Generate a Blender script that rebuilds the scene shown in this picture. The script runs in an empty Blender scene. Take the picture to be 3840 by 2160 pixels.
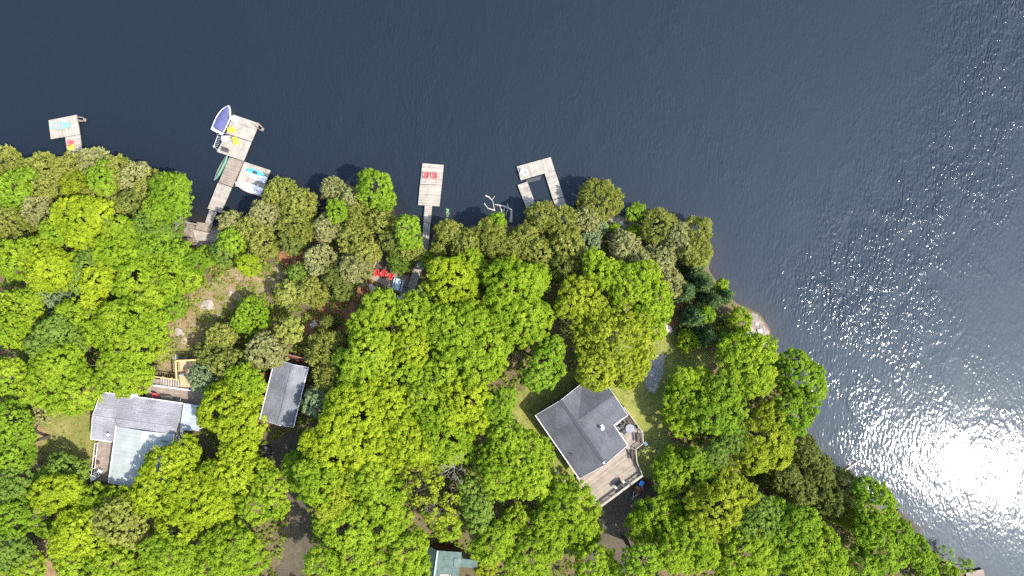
import bpy, math, random
import numpy as np
from mathutils import Vector, Matrix
random.seed(7)
RNG = np.random.default_rng(11)
SC = bpy.context.scene
COL = SC.collection
H = 105.0          # height of the camera above the lake
K = 0.041          # metres per photograph pixel (3840 wide) at lake level

# ------------------------------------------------------------------ helpers
def P(sx, sy, z=0.0):
    k = K * (1 - z / H)
    return Vector(((sx - 1920) * k, (1080 - sy) * k, z))

SHORE = [(-5000, 720), (-700, 700), (-200, 692), (0, 690), (110, 690), (200, 650), (290, 640), (380, 650), (470, 690),
         (560, 722), (640, 785), (695, 828), (735, 842), (800, 846), (860, 850), (930, 828), (1000, 775), (1060, 752), (1130, 768),
         (1185, 838), (1215, 800), (1240, 755), (1300, 742), (1400, 760), (1450, 800), (1480, 848), (1530, 862),
         (1565, 890), (1600, 925), (1630, 880), (1680, 855), (1740, 885), (1790, 893), (1830, 855), (1870, 842),
         (1920, 850), (1980, 842), (2040, 832), (2110, 826), (2180, 810), (2240, 790), (2300, 800), (2350, 818),
         (2400, 842), (2440, 872), (2500, 850), (2580, 862), (2650, 905), (2670, 960), (2655, 1010), (2690, 1060),
         (2730, 1108), (2765, 1140), (2800, 1152), (2850, 1178), (2888, 1235), (2892, 1310), (2930, 1365),
         (2975, 1450), (2985, 1540), (3000, 1620), (3060, 1702), (3130, 1772), (3200, 1832), (3280, 1892),
         (3370, 1952), (3440, 2012), (3530, 2092), (3640, 2162), (3720, 2192), (4000, 2350), (4700, 2700), (9000, 5200),
         (9000, 12000), (-5000, 12000)]
SH = np.array([[(a - 1920) * K, (1080 - b) * K] for a, b in SHORE])

def inside(poly, pts):
    x, y = pts[:, 0], pts[:, 1]
    r = np.zeros(len(pts), bool)
    n = len(poly)
    for i in range(n):
        x1, y1 = poly[i]; x2, y2 = poly[(i + 1) % n]
        c = (y1 > y) != (y2 > y)
        with np.errstate(divide='ignore', invalid='ignore'):
            r ^= c & (x < (x2 - x1) * (y - y1) / (y2 - y1 + 1e-12) + x1)
    return r

def shore_dist(pts):
    d = np.full(len(pts), 1e9)
    n = len(SH)
    for i in range(n):
        a, b = SH[i], SH[(i + 1) % n]
        ab = b - a
        t = np.clip(((pts - a) @ ab) / (ab @ ab), 0, 1)
        d = np.minimum(d, np.hypot(*(pts - a - t[:, None] * ab).T))
    return np.where(inside(SH, pts), d, -d)

def ground_np(pts):
    d = shore_dist(pts)
    t = np.clip(d / 38.0, 0, 1)
    up = 0.3 * np.clip(d, 0, 1.5) + 3.4 * t * t * (3 - 2 * t)
    w = np.clip(d / 4, 0, 1) * (0.14 * np.sin(pts[:, 0] * .45 + 1.1) * np.cos(pts[:, 1] * .38) + 0.09 * np.sin(pts[:, 0] * 1.1 + pts[:, 1] * .9))
    return np.where(d > 0, up + w, np.maximum(0.28 * d, -4))

def g(x, y):
    return float(ground_np(np.array([[x, y]]))[0])

def PG(sx, sy, dz=0.0):
    z = 2.0
    for _ in range(5):
        p = P(sx, sy, z)
        z = g(p.x, p.y) + dz
    return P(sx, sy, z)

class Frame:
    """plan position and turn of a thing, kept beside its Empty"""
    def __init__(self, loc, rz):
        self.loc = Vector(loc); self.rz = rz
        self.M = Matrix.Translation(self.loc) @ Matrix.Rotation(rz, 4, 'Z')
        self.I = self.M.inverted()
FR = {}

def tag(o, label=None, cat=None, group=None, kind=None):
    if label: o['label'] = label
    if cat: o['category'] = cat
    if group: o['group'] = group
    if kind: o['kind'] = kind
    return o

def thing(name, label, cat, loc=(0, 0, 0), rz=0.0, group=None):
    o = bpy.data.objects.new(name, None)
    COL.objects.link(o)
    o.empty_display_size = 0.3
    o.location = loc; o.rotation_euler = (0, 0, rz)
    FR[o.name] = Frame(loc, rz)
    return tag(o, label, cat, group)

def link(name, me, m, parent):
    if m is not None: me.materials.append(m)
    o = bpy.data.objects.new(name, me)
    COL.objects.link(o)
    if parent is not None: o.parent = parent
    return o

def root_of(o):
    while o.parent is not None: o = o.parent
    return o

class MB:
    def __init__(self): self.v = []; self.f = []; self.t = []
    def add(self, vs, fs, t=None):
        b = len(self.v)
        if t is None: t = random.random()
        self.v += [tuple(x) for x in vs]; self.t += [t] * len(vs)
        self.f += [tuple(b + i for i in f) for f in fs]
        return self
    def box(self, c, s, rz=0.0, t=None, ry=0.0, rx=0.0):
        R = Matrix.Rotation(rz, 3, 'Z') @ Matrix.Rotation(ry, 3, 'Y') @ Matrix.Rotation(rx, 3, 'X')
        c = Vector(c)
        vs = [c + R @ Vector((x * s[0] / 2, y * s[1] / 2, z * s[2] / 2)) for z in (-1, 1) for x, y in ((-1, -1), (1, -1), (1, 1), (-1, 1))]
        return self.add(vs, [(3, 2, 1, 0), (4, 5, 6, 7), (0, 1, 5, 4), (1, 2, 6, 5), (2, 3, 7, 6), (3, 0, 4, 7)], t)
    def slab(self, q, th, t=None):
        q = [Vector(p) for p in q]
        n = len(q)
        vs = [p - Vector((0, 0, th)) for p in q] + q
        fs = [tuple(range(n - 1, -1, -1)), tuple(range(n, 2 * n))] + [(i, (i + 1) % n, n + (i + 1) % n, n + i) for i in range(n)]
        return self.add(vs, fs, t)
    def prism(self, xy, z0, z1, t=None):
        a = sum(xy[i][0] * xy[(i + 1) % len(xy)][1] - xy[(i + 1) % len(xy)][0] * xy[i][1] for i in range(len(xy)))
        if a < 0: xy = xy[::-1]
        return self.slab([(p[0], p[1], z1) for p in xy], z1 - z0, t)
    def bar(self, p0, p1, w, h, t=None):
        p0, p1 = Vector(p0), Vector(p1)
        d = p1 - p0
        if d.length < 1e-6: return self
        u = d.normalized()
        s = u.cross(Vector((0, 0, 1)))
        s = s.normalized() if s.length > 1e-3 else Vector((1, 0, 0))
        k = s.cross(u).normalized()
        vs = [p + s * (x * w / 2) + k * (y * h / 2) for p in (p0, p1) for x, y in ((-1, -1), (1, -1), (1, 1), (-1, 1))]
        return self.add(vs, [(0, 1, 2, 3), (7, 6, 5, 4), (4, 5, 1, 0), (5, 6, 2, 1), (6, 7, 3, 2), (7, 4, 0, 3)], t)
    def tube(self, pts, rad, n=6, t=None):
        pts = [Vector(p) for p in pts]
        if not isinstance(rad, (list, tuple)): rad = [rad] * len(pts)
        vs = []; fs = []
        for i, p in enumerate(pts):
            d = (pts[min(i + 1, len(pts) - 1)] - pts[max(i - 1, 0)]).normalized()
            s = d.cross(Vector((.13, .21, 1)) if abs(d.z) < .95 else Vector((1, 0, 0))).normalized()
            k = d.cross(s)
            vs += [p + (s * math.cos(6.28319 * j / n) + k * math.sin(6.28319 * j / n)) * rad[i] for j in range(n)]
        for i in range(len(pts) - 1):
            fs += [(i * n + j, i * n + (j + 1) % n, (i + 1) * n + (j + 1) % n, (i + 1) * n + j) for j in range(n)]
        fs += [tuple(range(n - 1, -1, -1)), tuple(range((len(pts) - 1) * n, len(pts) * n))]
        return self.add(vs, fs, t)
    def disc(self, c, r, h, n=20, t=None):
        return self.prism([(c[0] + r * math.cos(6.28319 * i / n), c[1] + r * math.sin(6.28319 * i / n)) for i in range(n)], c[2] - h, c[2], t)
    def planks(self, q, z, th=.05, pw=.145, gap=.012):
        """boards running from edge q0-q3 to edge q1-q2"""
        q = [Vector((p[0], p[1], 0)) for p in q]
        n = max(2, int(round((q[3] - q[0]).length / pw)))
        gp = gap / pw / n * .5
        for i in range(n):
            a, b = i / n + gp, (i + 1) / n - gp
            e = random.uniform(-.012, .012)
            c = [q[0].lerp(q[3], a), q[1].lerp(q[2], a), q[1].lerp(q[2], b), q[0].lerp(q[3], b)]
            zz = z + random.uniform(-.003, .003)
            self.slab([(p.x, p.y, zz) for p in ([c[0], c[1], c[2], c[3]] if (c[1] - c[0]).cross(c[3] - c[0]).z > 0 else [c[3], c[2], c[1], c[0]])], th)
        return self
    def build(self, name, m, parent=None, world=True, smooth=False):
        vs = self.v
        if parent is not None and world:
            r = root_of(parent)
            I = FR[r.name].I
            vs = [I @ Vector(p) for p in vs]
        me = bpy.data.meshes.new(name)
        me.from_pydata([tuple(p) for p in vs], [], self.f)
        a = me.attributes.new('tint', 'FLOAT', 'POINT')
        a.data.foreach_set('value', np.array(self.t, dtype=np.float32))
        if smooth:
            me.polygons.foreach_set('use_smooth', [True] * len(me.polygons))
        me.update()
        return link(name, me, m, parent)

def np_mesh(name, co, faces_n, tint, m, parent, smooth=False):
    """co: (N*faces_n,3) unshared corners"""
    n = len(co); nf = n // faces_n
    me = bpy.data.meshes.new(name)
    me.vertices.add(n); me.loops.add(n); me.polygons.add(nf)
    me.vertices.foreach_set('co', np.ascontiguousarray(co, dtype=np.float32).ravel())
    me.loops.foreach_set('vertex_index', np.arange(n, dtype=np.int32))
    me.polygons.foreach_set('loop_start', np.arange(0, n, faces_n, dtype=np.int32))
    a = me.attributes.new('tint', 'FLOAT', 'POINT')
    a.data.foreach_set('value', np.ascontiguousarray(tint, dtype=np.float32))
    me.update(calc_edges=True)
    return link(name, me, m, parent)

# ------------------------------------------------------------------ materials
def nt(m):
    m.use_nodes = True
    t = m.node_tree
    for n in list(t.nodes): t.nodes.remove(n)
    return t, t.nodes, t.links

def scale_col(c, k): return tuple(min(.85, x * k * .84) for x in c[:3]) + (1,)

def mat(name, col, rough=.8, var=.25, ns=3.0, metal=0.0, spec=.3, bump=0.0, stretch=(1, 1, 1), col2=None, detail=6):
    m = bpy.data.materials.new(name)
    t, N, L = nt(m)
    out = N.new('ShaderNodeOutputMaterial'); b = N.new('ShaderNodeBsdfPrincipled')
    tc = N.new('ShaderNodeTexCoord'); mp = N.new('ShaderNodeMapping'); mp.inputs['Scale'].default_value = stretch
    no = N.new('ShaderNodeTexNoise'); no.inputs['Scale'].default_value = ns; no.inputs['Detail'].default_value = detail
    at = N.new('ShaderNodeAttribute'); at.attribute_name = 'tint'
    ad = N.new('ShaderNodeMath'); ad.operation = 'MULTIPLY_ADD'; ad.inputs[1].default_value = 1.5; ad.inputs[2].default_value = -.5
    av = N.new('ShaderNodeMath'); av.operation = 'MULTIPLY_ADD'; av.inputs[1].default_value = .5
    mx = N.new('ShaderNodeMix'); mx.data_type = 'RGBA'; mx.clamp_factor = True
    mx.inputs[6].default_value = scale_col(col, 1 - var); mx.inputs[7].default_value = scale_col(col2 or col, 1 + var)
    L.new(tc.outputs['Object'], mp.inputs[0]); L.new(mp.outputs[0], no.inputs['Vector'])
    L.new(no.outputs[0], ad.inputs[0]); L.new(at.outputs['Fac'], av.inputs[0]); L.new(ad.outputs[0], av.inputs[2])
    L.new(av.outputs[0], mx.inputs[0]); L.new(mx.outputs[2], b.inputs['Base Color'])
    b.inputs['Roughness'].default_value = rough; b.inputs['Metallic'].default_value = metal
    b.inputs['Specular IOR Level'].default_value = spec
    if bump:
        bp = N.new('ShaderNodeBump'); bp.inputs['Distance'].default_value = bump
        L.new(no.outputs[0], bp.inputs['Height']); L.new(bp.outputs[0], b.inputs['Normal'])
    L.new(b.outputs[0], out.inputs[0])
    return m

def shingle(name, c1, c2, mortar, sx=1.0, sy=.28):
    m = bpy.data.materials.new(name)
    t, N, L = nt(m)
    out = N.new('ShaderNodeOutputMaterial'); b = N.new('ShaderNodeBsdfPrincipled')
    tc = N.new('ShaderNodeTexCoord')
    br = N.new('ShaderNodeTexBrick')
    br.inputs['Color1'].default_value = scale_col(c1, 1); br.inputs['Color2'].default_value = scale_col(c2, 1); br.inputs['Mortar'].default_value = scale_col(mortar, 1)
    br.inputs['Scale'].default_value = 1; br.inputs['Mortar Size'].default_value = .018
    br.inputs['Brick Width'].default_value = sx; br.inputs['Row Height'].default_value = sy
    n1 = N.new('ShaderNodeTexNoise'); n1.inputs['Scale'].default_value = 7; n1.inputs['Detail'].default_value = 8
    n2 = N.new('ShaderNodeTexNoise'); n2.inputs['Scale'].default_value = .35; n2.inputs['Detail'].default_value = 5
    ad = N.new('ShaderNodeMath'); ad.operation = 'MULTIPLY'
    mr = N.new('ShaderNodeMapRange'); mr.inputs['From Min'].default_value = .16; mr.inputs['From Max'].default_value = .34
    mr.inputs['To Min'].default_value = .74; mr.inputs['To Max'].default_value = 1.26
    mu = N.new('ShaderNodeMix'); mu.data_type = 'RGBA'; mu.blend_type = 'MULTIPLY'; mu.inputs[0].default_value = 1
    L.new(tc.outputs['Object'], br.inputs['Vector']); L.new(tc.outputs['Object'], n1.inputs['Vector']); L.new(tc.outputs['Object'], n2.inputs['Vector'])
    L.new(n1.outputs[0], ad.inputs[0]); L.new(n2.outputs[0], ad.inputs[1]); L.new(ad.outputs[0], mr.inputs[0])
    L.new(br.outputs[0], mu.inputs[6]); L.new(mr.outputs[0], mu.inputs[7])
    L.new(mu.outputs[2], b.inputs['Base Color']); b.inputs['Roughness'].default_value = .85; b.inputs['Specular IOR Level'].default_value = .25
    bp = N.new('ShaderNodeBump'); bp.inputs['Distance'].default_value = .02
    L.new(n1.outputs[0], bp.inputs['Height']); L.new(bp.outputs[0], b.inputs['Normal'])
    L.new(b.outputs[0], out.inputs[0])
    return m

def leafmat(name, c1, c2, trans=.3):
    """two leaf colours mixed by each leaf's own tint"""
    m = bpy.data.materials.new(name)
    t, N, L = nt(m)
    out = N.new('ShaderNodeOutputMaterial')
    at = N.new('ShaderNodeAttribute'); at.attribute_name = 'tint'
    mx = N.new('ShaderNodeMix'); mx.data_type = 'RGBA'; mx.clamp_factor = True
    mx.inputs[6].default_value = c1 + (1,); mx.inputs[7].default_value = c2 + (1,)
    d = N.new('ShaderNodeBsdfDiffuse'); tr = N.new('ShaderNodeBsdfTranslucent'); ms = N.new('ShaderNodeMixShader')
    ms.inputs[0].default_value = trans
    L.new(at.outputs['Fac'], mx.inputs[0]); L.new(mx.outputs[2], d.inputs[0]); L.new(mx.outputs[2], tr.inputs[0])
    L.new(d.outputs[0], ms.inputs[1]); L.new(tr.outputs[0], ms.inputs[2]); L.new(ms.outputs[0], out.inputs[0])
    return m

LEAF = {
    'Y': leafmat('leaf_yellow_green', (.185, .27, .014), (.41, .475, .034), .52),
    'L': leafmat('leaf_lime', (.145, .245, .015), (.345, .435, .036), .52),
    'G': leafmat('leaf_mid_green', (.11, .205, .015), (.275, .39, .036), .5),
    'D': leafmat('leaf_dull_green', (.10, .17, .024), (.24, .325, .058), .48),
    'O': leafmat('leaf_olive', (.135, .155, .026), (.325, .335, .075), .38),
    'A': leafmat('leaf_ashen_olive', (.165, .17, .055), (.38, .375, .15), .36),
    'K': leafmat('leaf_dark_olive', (.075, .10, .02), (.205, .235, .055), .32),
    'B': leafmat('needle_blue_green', (.05, .09, .028), (.155, .235, .08), .28),
    'S': leafmat('needle_silver_green', (0.1200, 0.1650, 0.0700), (0.2500, 0.3100, 0.1500), .28),
    'X': leafmat('leaf_golden_green', (.16, .21, .015), (.36, .395, .036), .48),
    'T': leafmat('twig_tan', (0.1200, 0.0850, 0.0500), (0.2600, 0.2000, 0.1300), .1),
}
BARK = mat('bark_grey_brown', (.10, .075, .055), .9, .35, 6, bump=.03, stretch=(1, 1, .3))
BARKD = mat('bark_weathered_grey', (.24, .215, .18), .9, .3, 5)
BARKW = mat('bark_bleached', (.42, .37, .31), .85, .25, 5)
WG = mat('weathered_grey_wood', (.305, .275, .228), .85, .30, 1.3)
WG2 = mat('weathered_brown_wood', (.235, .19, .15), .85, .3, 1.3)
WD = mat('dark_wet_wood', (.075, .058, .045), .8, .3, 5)
WY = mat('fresh_yellow_wood', (.52, .38, .17), .75, .15, 5)
WT = mat('tan_deck_wood', (.27, .222, .175), .85, .30, .9)
WR = mat('red_brown_stained_wood', (.10, .035, .025), .8, .25, 5)
RED = mat('red_painted_plastic', (.55, .03, .035), .5, .12, 4)
PINK = mat('faded_red_plastic', (.62, .09, .10), .55, .12, 4)
YEL = mat('yellow_plastic', (.72, .62, .05), .5, .1, 4)
WHT = mat('white_gelcoat', (.78, .78, .76), .35, .05, 2, spec=.5)
WHP = mat('white_painted_metal', (.76, .76, .74), .5, .05, 4)
BLU = mat('navy_boat_canvas', (.085, .09, .19), .85, .25, 1.3, bump=.04)
CYA = mat('cyan_plastic', (.06, .50, .58), .4, .12, 3)
TEA = mat('teal_plastic', (.16, .44, .38), .45, .12, 3)
GRN = mat('green_canoe_hull', (.07, .22, .17), .5, .15, 3)
GRY = mat('grey_plastic', (.26, .27, .25), .6, .12, 3)
CHA = mat('charcoal_plastic', (.05, .05, .052), .6, .2, 4)
BLK = mat('black_rubber', (.018, .018, .02), .5, .2, 4)
ALU = mat('aluminium', (.62, .63, .64), .35, .08, 4, metal=.8)
GAL = mat('galvanised_metal', (.55, .57, .58), .45, .1, 4, metal=.3)
BTU = mat('bright_blue_plastic', (.04, .24, .62), .5, .1, 4)
PBL = mat('pale_blue_paint', (.40, .52, .56), .6, .15, 4)
SKYB = mat('pale_aqua_plastic', (.42, .62, .68), .5, .1, 4)
ROCK = mat('granite', (.30, .25, .22), .9, .35, 2.2, bump=.08)
ROCKP = mat('pale_stone', (.50, .45, .40), .9, .25, 3, bump=.04)
SIDING = mat('brown_siding', (.16, .11, .08), .85, .15, 3)
SIDINGG = mat('grey_siding', (.33, .33, .33), .85, .12, 3)
GLASS = mat('window_glass', (.02, .025, .03), .08, .1, 1, spec=.6)
SH_DARK = shingle('dark_shingles', (.088, .091, .099), (.073, .075, .082), (.056, .057, .062))
SH_GREY = shingle('light_grey_shingles', (.245, .24, .257), (.205, .20, .217), (.14, .14, .15), 1.2, .3)
SH_MID = shingle('mid_grey_shingles', (.165, .172, .185), (.138, .144, .156), (.10, .10, .108), 1.2, .3)
M_PALE = mat('pale_painted_metal_roof', (.30, .318, .298), .55, .28, .55, spec=.4)
M_BLUE = mat('pale_blue_metal_roof', (.29, .325, .335), .55, .22, .9, spec=.4)
M_TEAL = mat('faded_teal_metal_roof', (.036, .078, .066), .55, .4, 1.6, spec=.3, col2=(.062, .10, .086))
# ------------------------------------------------------------------ ground, sheets, lake
def fine_axis(lo, hi, step, far_lo, far_hi):
    a = list(np.arange(lo, hi + 1e-6, step))
    d = step
    while a[0] > far_lo: d *= 1.5; a.insert(0, a[0] - d)
    d = step
    while a[-1] < far_hi: d *= 1.5; a.append(a[-1] + d)
    return np.array(a)

def grid_obj(name, xs, ys, zfun, m, attr=None, keep=None):
    X, Y = np.meshgrid(xs, ys)
    pts = np.stack([X.ravel(), Y.ravel()], 1)
    z = zfun(pts)
    nx, ny = len(xs), len(ys)
    i = np.arange((nx - 1) * (ny - 1)); r = i // (nx - 1); c = i % (nx - 1)
    q = np.stack([r * nx + c, r * nx + c + 1, (r + 1) * nx + c + 1, (r + 1) * nx + c], 1)
    if keep is not None:
        q = q[keep(pts[q].mean(1))]
        used = np.unique(q); mp = np.full(len(pts), -1); mp[used] = np.arange(len(used))
        q = mp[q]; pts = pts[used]; z = z[used]
    me = bpy.data.meshes.new(name)
    me.vertices.add(len(pts)); me.loops.add(q.size); me.polygons.add(len(q))
    me.vertices.foreach_set('co', np.column_stack([pts, z]).astype(np.float32).ravel())
    me.loops.foreach_set('vertex_index', q.astype(np.int32).ravel())
    me.polygons.foreach_set('loop_start', np.arange(0, q.size, 4, dtype=np.int32))
    me.polygons.foreach_set('use_smooth', np.ones(len(q), bool))
    if attr is not None:
        for k, f in attr.items():
            a = me.attributes.new(k, 'FLOAT', 'POINT'); a.data.foreach_set('value', f(pts).astype(np.float32))
    me.update(calc_edges=True)
    return link(name, me, m, None)

def ground_mat(name, c0, c1, c2, scales=(.25, 1.7, 9)):
    cols = tuple(tuple(x * .88 for x in c) for c in (c0, c1, c2))
    m = bpy.data.materials.new(name)
    t, N, L = nt(m)
    out = N.new('ShaderNodeOutputMaterial'); b = N.new('ShaderNodeBsdfPrincipled')
    tc = N.new('ShaderNodeTexCoord')
    ns = []
    for s in scales:
        n = N.new('ShaderNodeTexNoise'); n.inputs['Scale'].default_value = s; n.inputs['Detail'].default_value = 8; n.inputs['Roughness'].default_value = .65
        L.new(tc.outputs['Object'], n.inputs['Vector']); ns.append(n)
    def rng(n, a, c):
        r = N.new('ShaderNodeMapRange'); r.inputs['From Min'].default_value = a; r.inputs['From Max'].default_value = c
        L.new(n.outputs[0], r.inputs[0]); return r
    m1 = N.new('ShaderNodeMix'); m1.data_type = 'RGBA'; m1.inputs[6].default_value = cols[0] + (1,); m1.inputs[7].default_value = cols[1] + (1,)
    m2 = N.new('ShaderNodeMix'); m2.data_type = 'RGBA'; m2.inputs[7].default_value = cols[2] + (1,)
    m3 = N.new('ShaderNodeMix'); m3.data_type = 'RGBA'; m3.blend_type = 'MULTIPLY'; m3.inputs[0].default_value = 1
    L.new(rng(ns[0], .38, .62).outputs[0], m1.inputs[0]); L.new(rng(ns[1], .45, .68).outputs[0], m2.inputs[0])
    L.new(m1.outputs[2], m2.inputs[6]); L.new(m2.outputs[2], m3.inputs[6])
    r = rng(ns[2], .3, .7); r.inputs['To Min'].default_value = .55; r.inputs['To Max'].default_value = 1.4
    L.new(r.outputs[0], m3.inputs[7]); L.new(m3.outputs[2], b.inputs['Base Color'])
    b.inputs['Roughness'].default_value = .95; b.inputs['Specular IOR Level'].default_value = .1
    bp = N.new('ShaderNodeBump'); bp.inputs['Distance'].default_value = .12
    L.new(ns[2].outputs[0], bp.inputs['Height']); L.new(bp.outputs[0], b.inputs['Normal'])
    L.new(b.outputs[0], out.inputs[0])
    return m

G_LITTER = ground_mat('forest_floor', (.115, .085, .052), (.17, .115, .068), (.085, .10, .032))
G_GRASS = ground_mat('mown_grass', (.15, .15, .035), (.24, .20, .075), (.11, .15, .025))
G_YARD = ground_mat('patchy_yard_grass', (.165, .185, .045), (.25, .235, .065), (.13, .165, .038))
G_DIRT = ground_mat('reddish_dirt', (.25, .155, .085), (.33, .22, .135), (.19, .115, .06))
G_NEED = ground_mat('red_pine_needles', (.24, .10, .05), (.30, .15, .08), (.13, .075, .04))
G_DRIVE = ground_mat('dark_gravel_drive', (.085, .066, .050), (.115, .09, .066), (.065, .07, .035))
G_GRAV = ground_mat('pale_gravel', (.30, .285, .26), (.38, .355, .32), (.23, .21, .17))
G_ROCK = ground_mat('bare_granite', (.20, .165, .135), (.28, .24, .20), (.13, .11, .08), (.4, 1.2, 5))

gx = fine_axis(-90, 92, .8, -900, 900); gy = fine_axis(-60, 24, .8, -900, 60)
tag(grid_obj('ground', gx, gy, ground_np, G_LITTER), kind='structure')

def wob(p, a=.5):
    return p + a * np.column_stack([np.sin(p[:, 1] * 1.9 + 2 * np.sin(p[:, 0] * .8)) + .6 * np.sin(p[:, 1] * 5.1), np.cos(p[:, 0] * 1.7 + 2 * np.sin(p[:, 1] * .9)) + .6 * np.sin(p[:, 0] * 4.7)]) * .6
SHEETS = []
def sheet(name, poly, m, off, wb=.5):
    w = np.array([PG(a, b)[:2] for a, b in poly])
    SHEETS.append((name, w))
    lo, hi = w.min(0) - 1, w.max(0) + 1
    xs = np.arange(lo[0], hi[0], .25); ys = np.arange(lo[1], hi[1], .25)
    fine = lambda p: ground_np(p) + off
    return tag(grid_obj(name, xs, ys, fine, m, keep=lambda c: inside(w, wob(c, wb)) & (shore_dist(c) > .3)), kind='structure')

sheet('lawn', [(115, 1540), (215, 1500), (350, 1490), (362, 1640), (372, 1700), (345, 1745), (255, 1720), (130, 1740), (112, 1660)], G_GRASS, .03)
sheet('dirt_path', [(116, 1560), (165, 1590), (150, 1680), (160, 1760), (112, 1760), (100, 1640)], G_DIRT, .07)
sheet('dirt_path', [(115, 1885), (195, 1890), (185, 1950), (160, 2010), (190, 2100), (235, 2170), (190, 2190), (130, 2060), (135, 1980)], G_DIRT, .06)
sheet('yard', [(2300, 1180), (2480, 1150), (2560, 1290), (2690, 1320), (2720, 1350), (2560, 1420), (2500, 1600), (2560, 1700), (2700, 1720), (2600, 1800), (2440, 1810),
               (2400, 1860), (2300, 1900), (2150, 1950), (2050, 1850), (1900, 1640), (1900, 1500), (2000, 1420), (2200, 1380)], G_YARD, .03)
sheet('gravel_path', [(2440, 1330), (2492, 1325), (2490, 1375), (2462, 1470), (2448, 1482), (2425, 1450), (2400, 1400)], G_GRAV, .09, .25)
sheet('driveway', [(2250, 1870), (2400, 1790), (2480, 1800), (2420, 1960), (2390, 2100), (2300, 2230), (2060, 2260), (2180, 2120), (2260, 2000)], G_DRIVE, .06)
sheet('driveway', [(1000, 1660), (1110, 1610), (1160, 1650), (1140, 1740), (1150, 1860), (1170, 2000), (1180, 2230), (1020, 2230), (1060, 2080), (1090, 1930), (1040, 1760)], G_DRIVE, .06)
sheet('needle_bed', [(1040, 940), (1150, 935), (1180, 990), (1120, 1010), (1060, 1000)], G_NEED, .05)
sheet('needle_bed', [(1340, 1040), (1410, 1060), (1400, 1120), (1330, 1130), (1310, 1090)], G_NEED, .05)
sheet('needle_bed', [(2490, 1140), (2560, 1130), (2590, 1180), (2540, 1230), (2490, 1190)], G_NEED, .06)
G_CLEAR = ground_mat('dry_clearing_ground', (.225, .155, .088), (.17, .17, .05), (.29, .215, .145), (.3, 1.1, 6))
sheet('clearing', [(600, 1330), (620, 1210), (690, 1150), (740, 1080), (820, 1040), (880, 1000), (960, 1000), (1080, 1010), (1060, 1080), (960, 1110), (880, 1160), (810, 1200), (770, 1270), (700, 1360), (650, 1400), (590, 1400)], G_CLEAR, .04)
sheet('rock_shore', [(2790, 1165), (2850, 1175), (2900, 1240), (2900, 1300), (2850, 1300), (2800, 1270), (2790, 1210)], G_ROCK, .08, .25)
sheet('rock_outcrop', [(1160, 1180), (1230, 1130), (1330, 1130), (1330, 1200), (1260, 1260), (1170, 1290), (1120, 1270)], G_NEED, .04)
sheet('rock_outcrop', [(2280, 810), (2340, 815), (2370, 860), (2330, 900), (2290, 880)], G_ROCK, .05)
sheet('rock_shore', [(700, 838), (745, 840), (830, 860), (840, 910), (790, 940), (720, 920), (690, 880)], G_ROCK, .08, .25)

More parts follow.
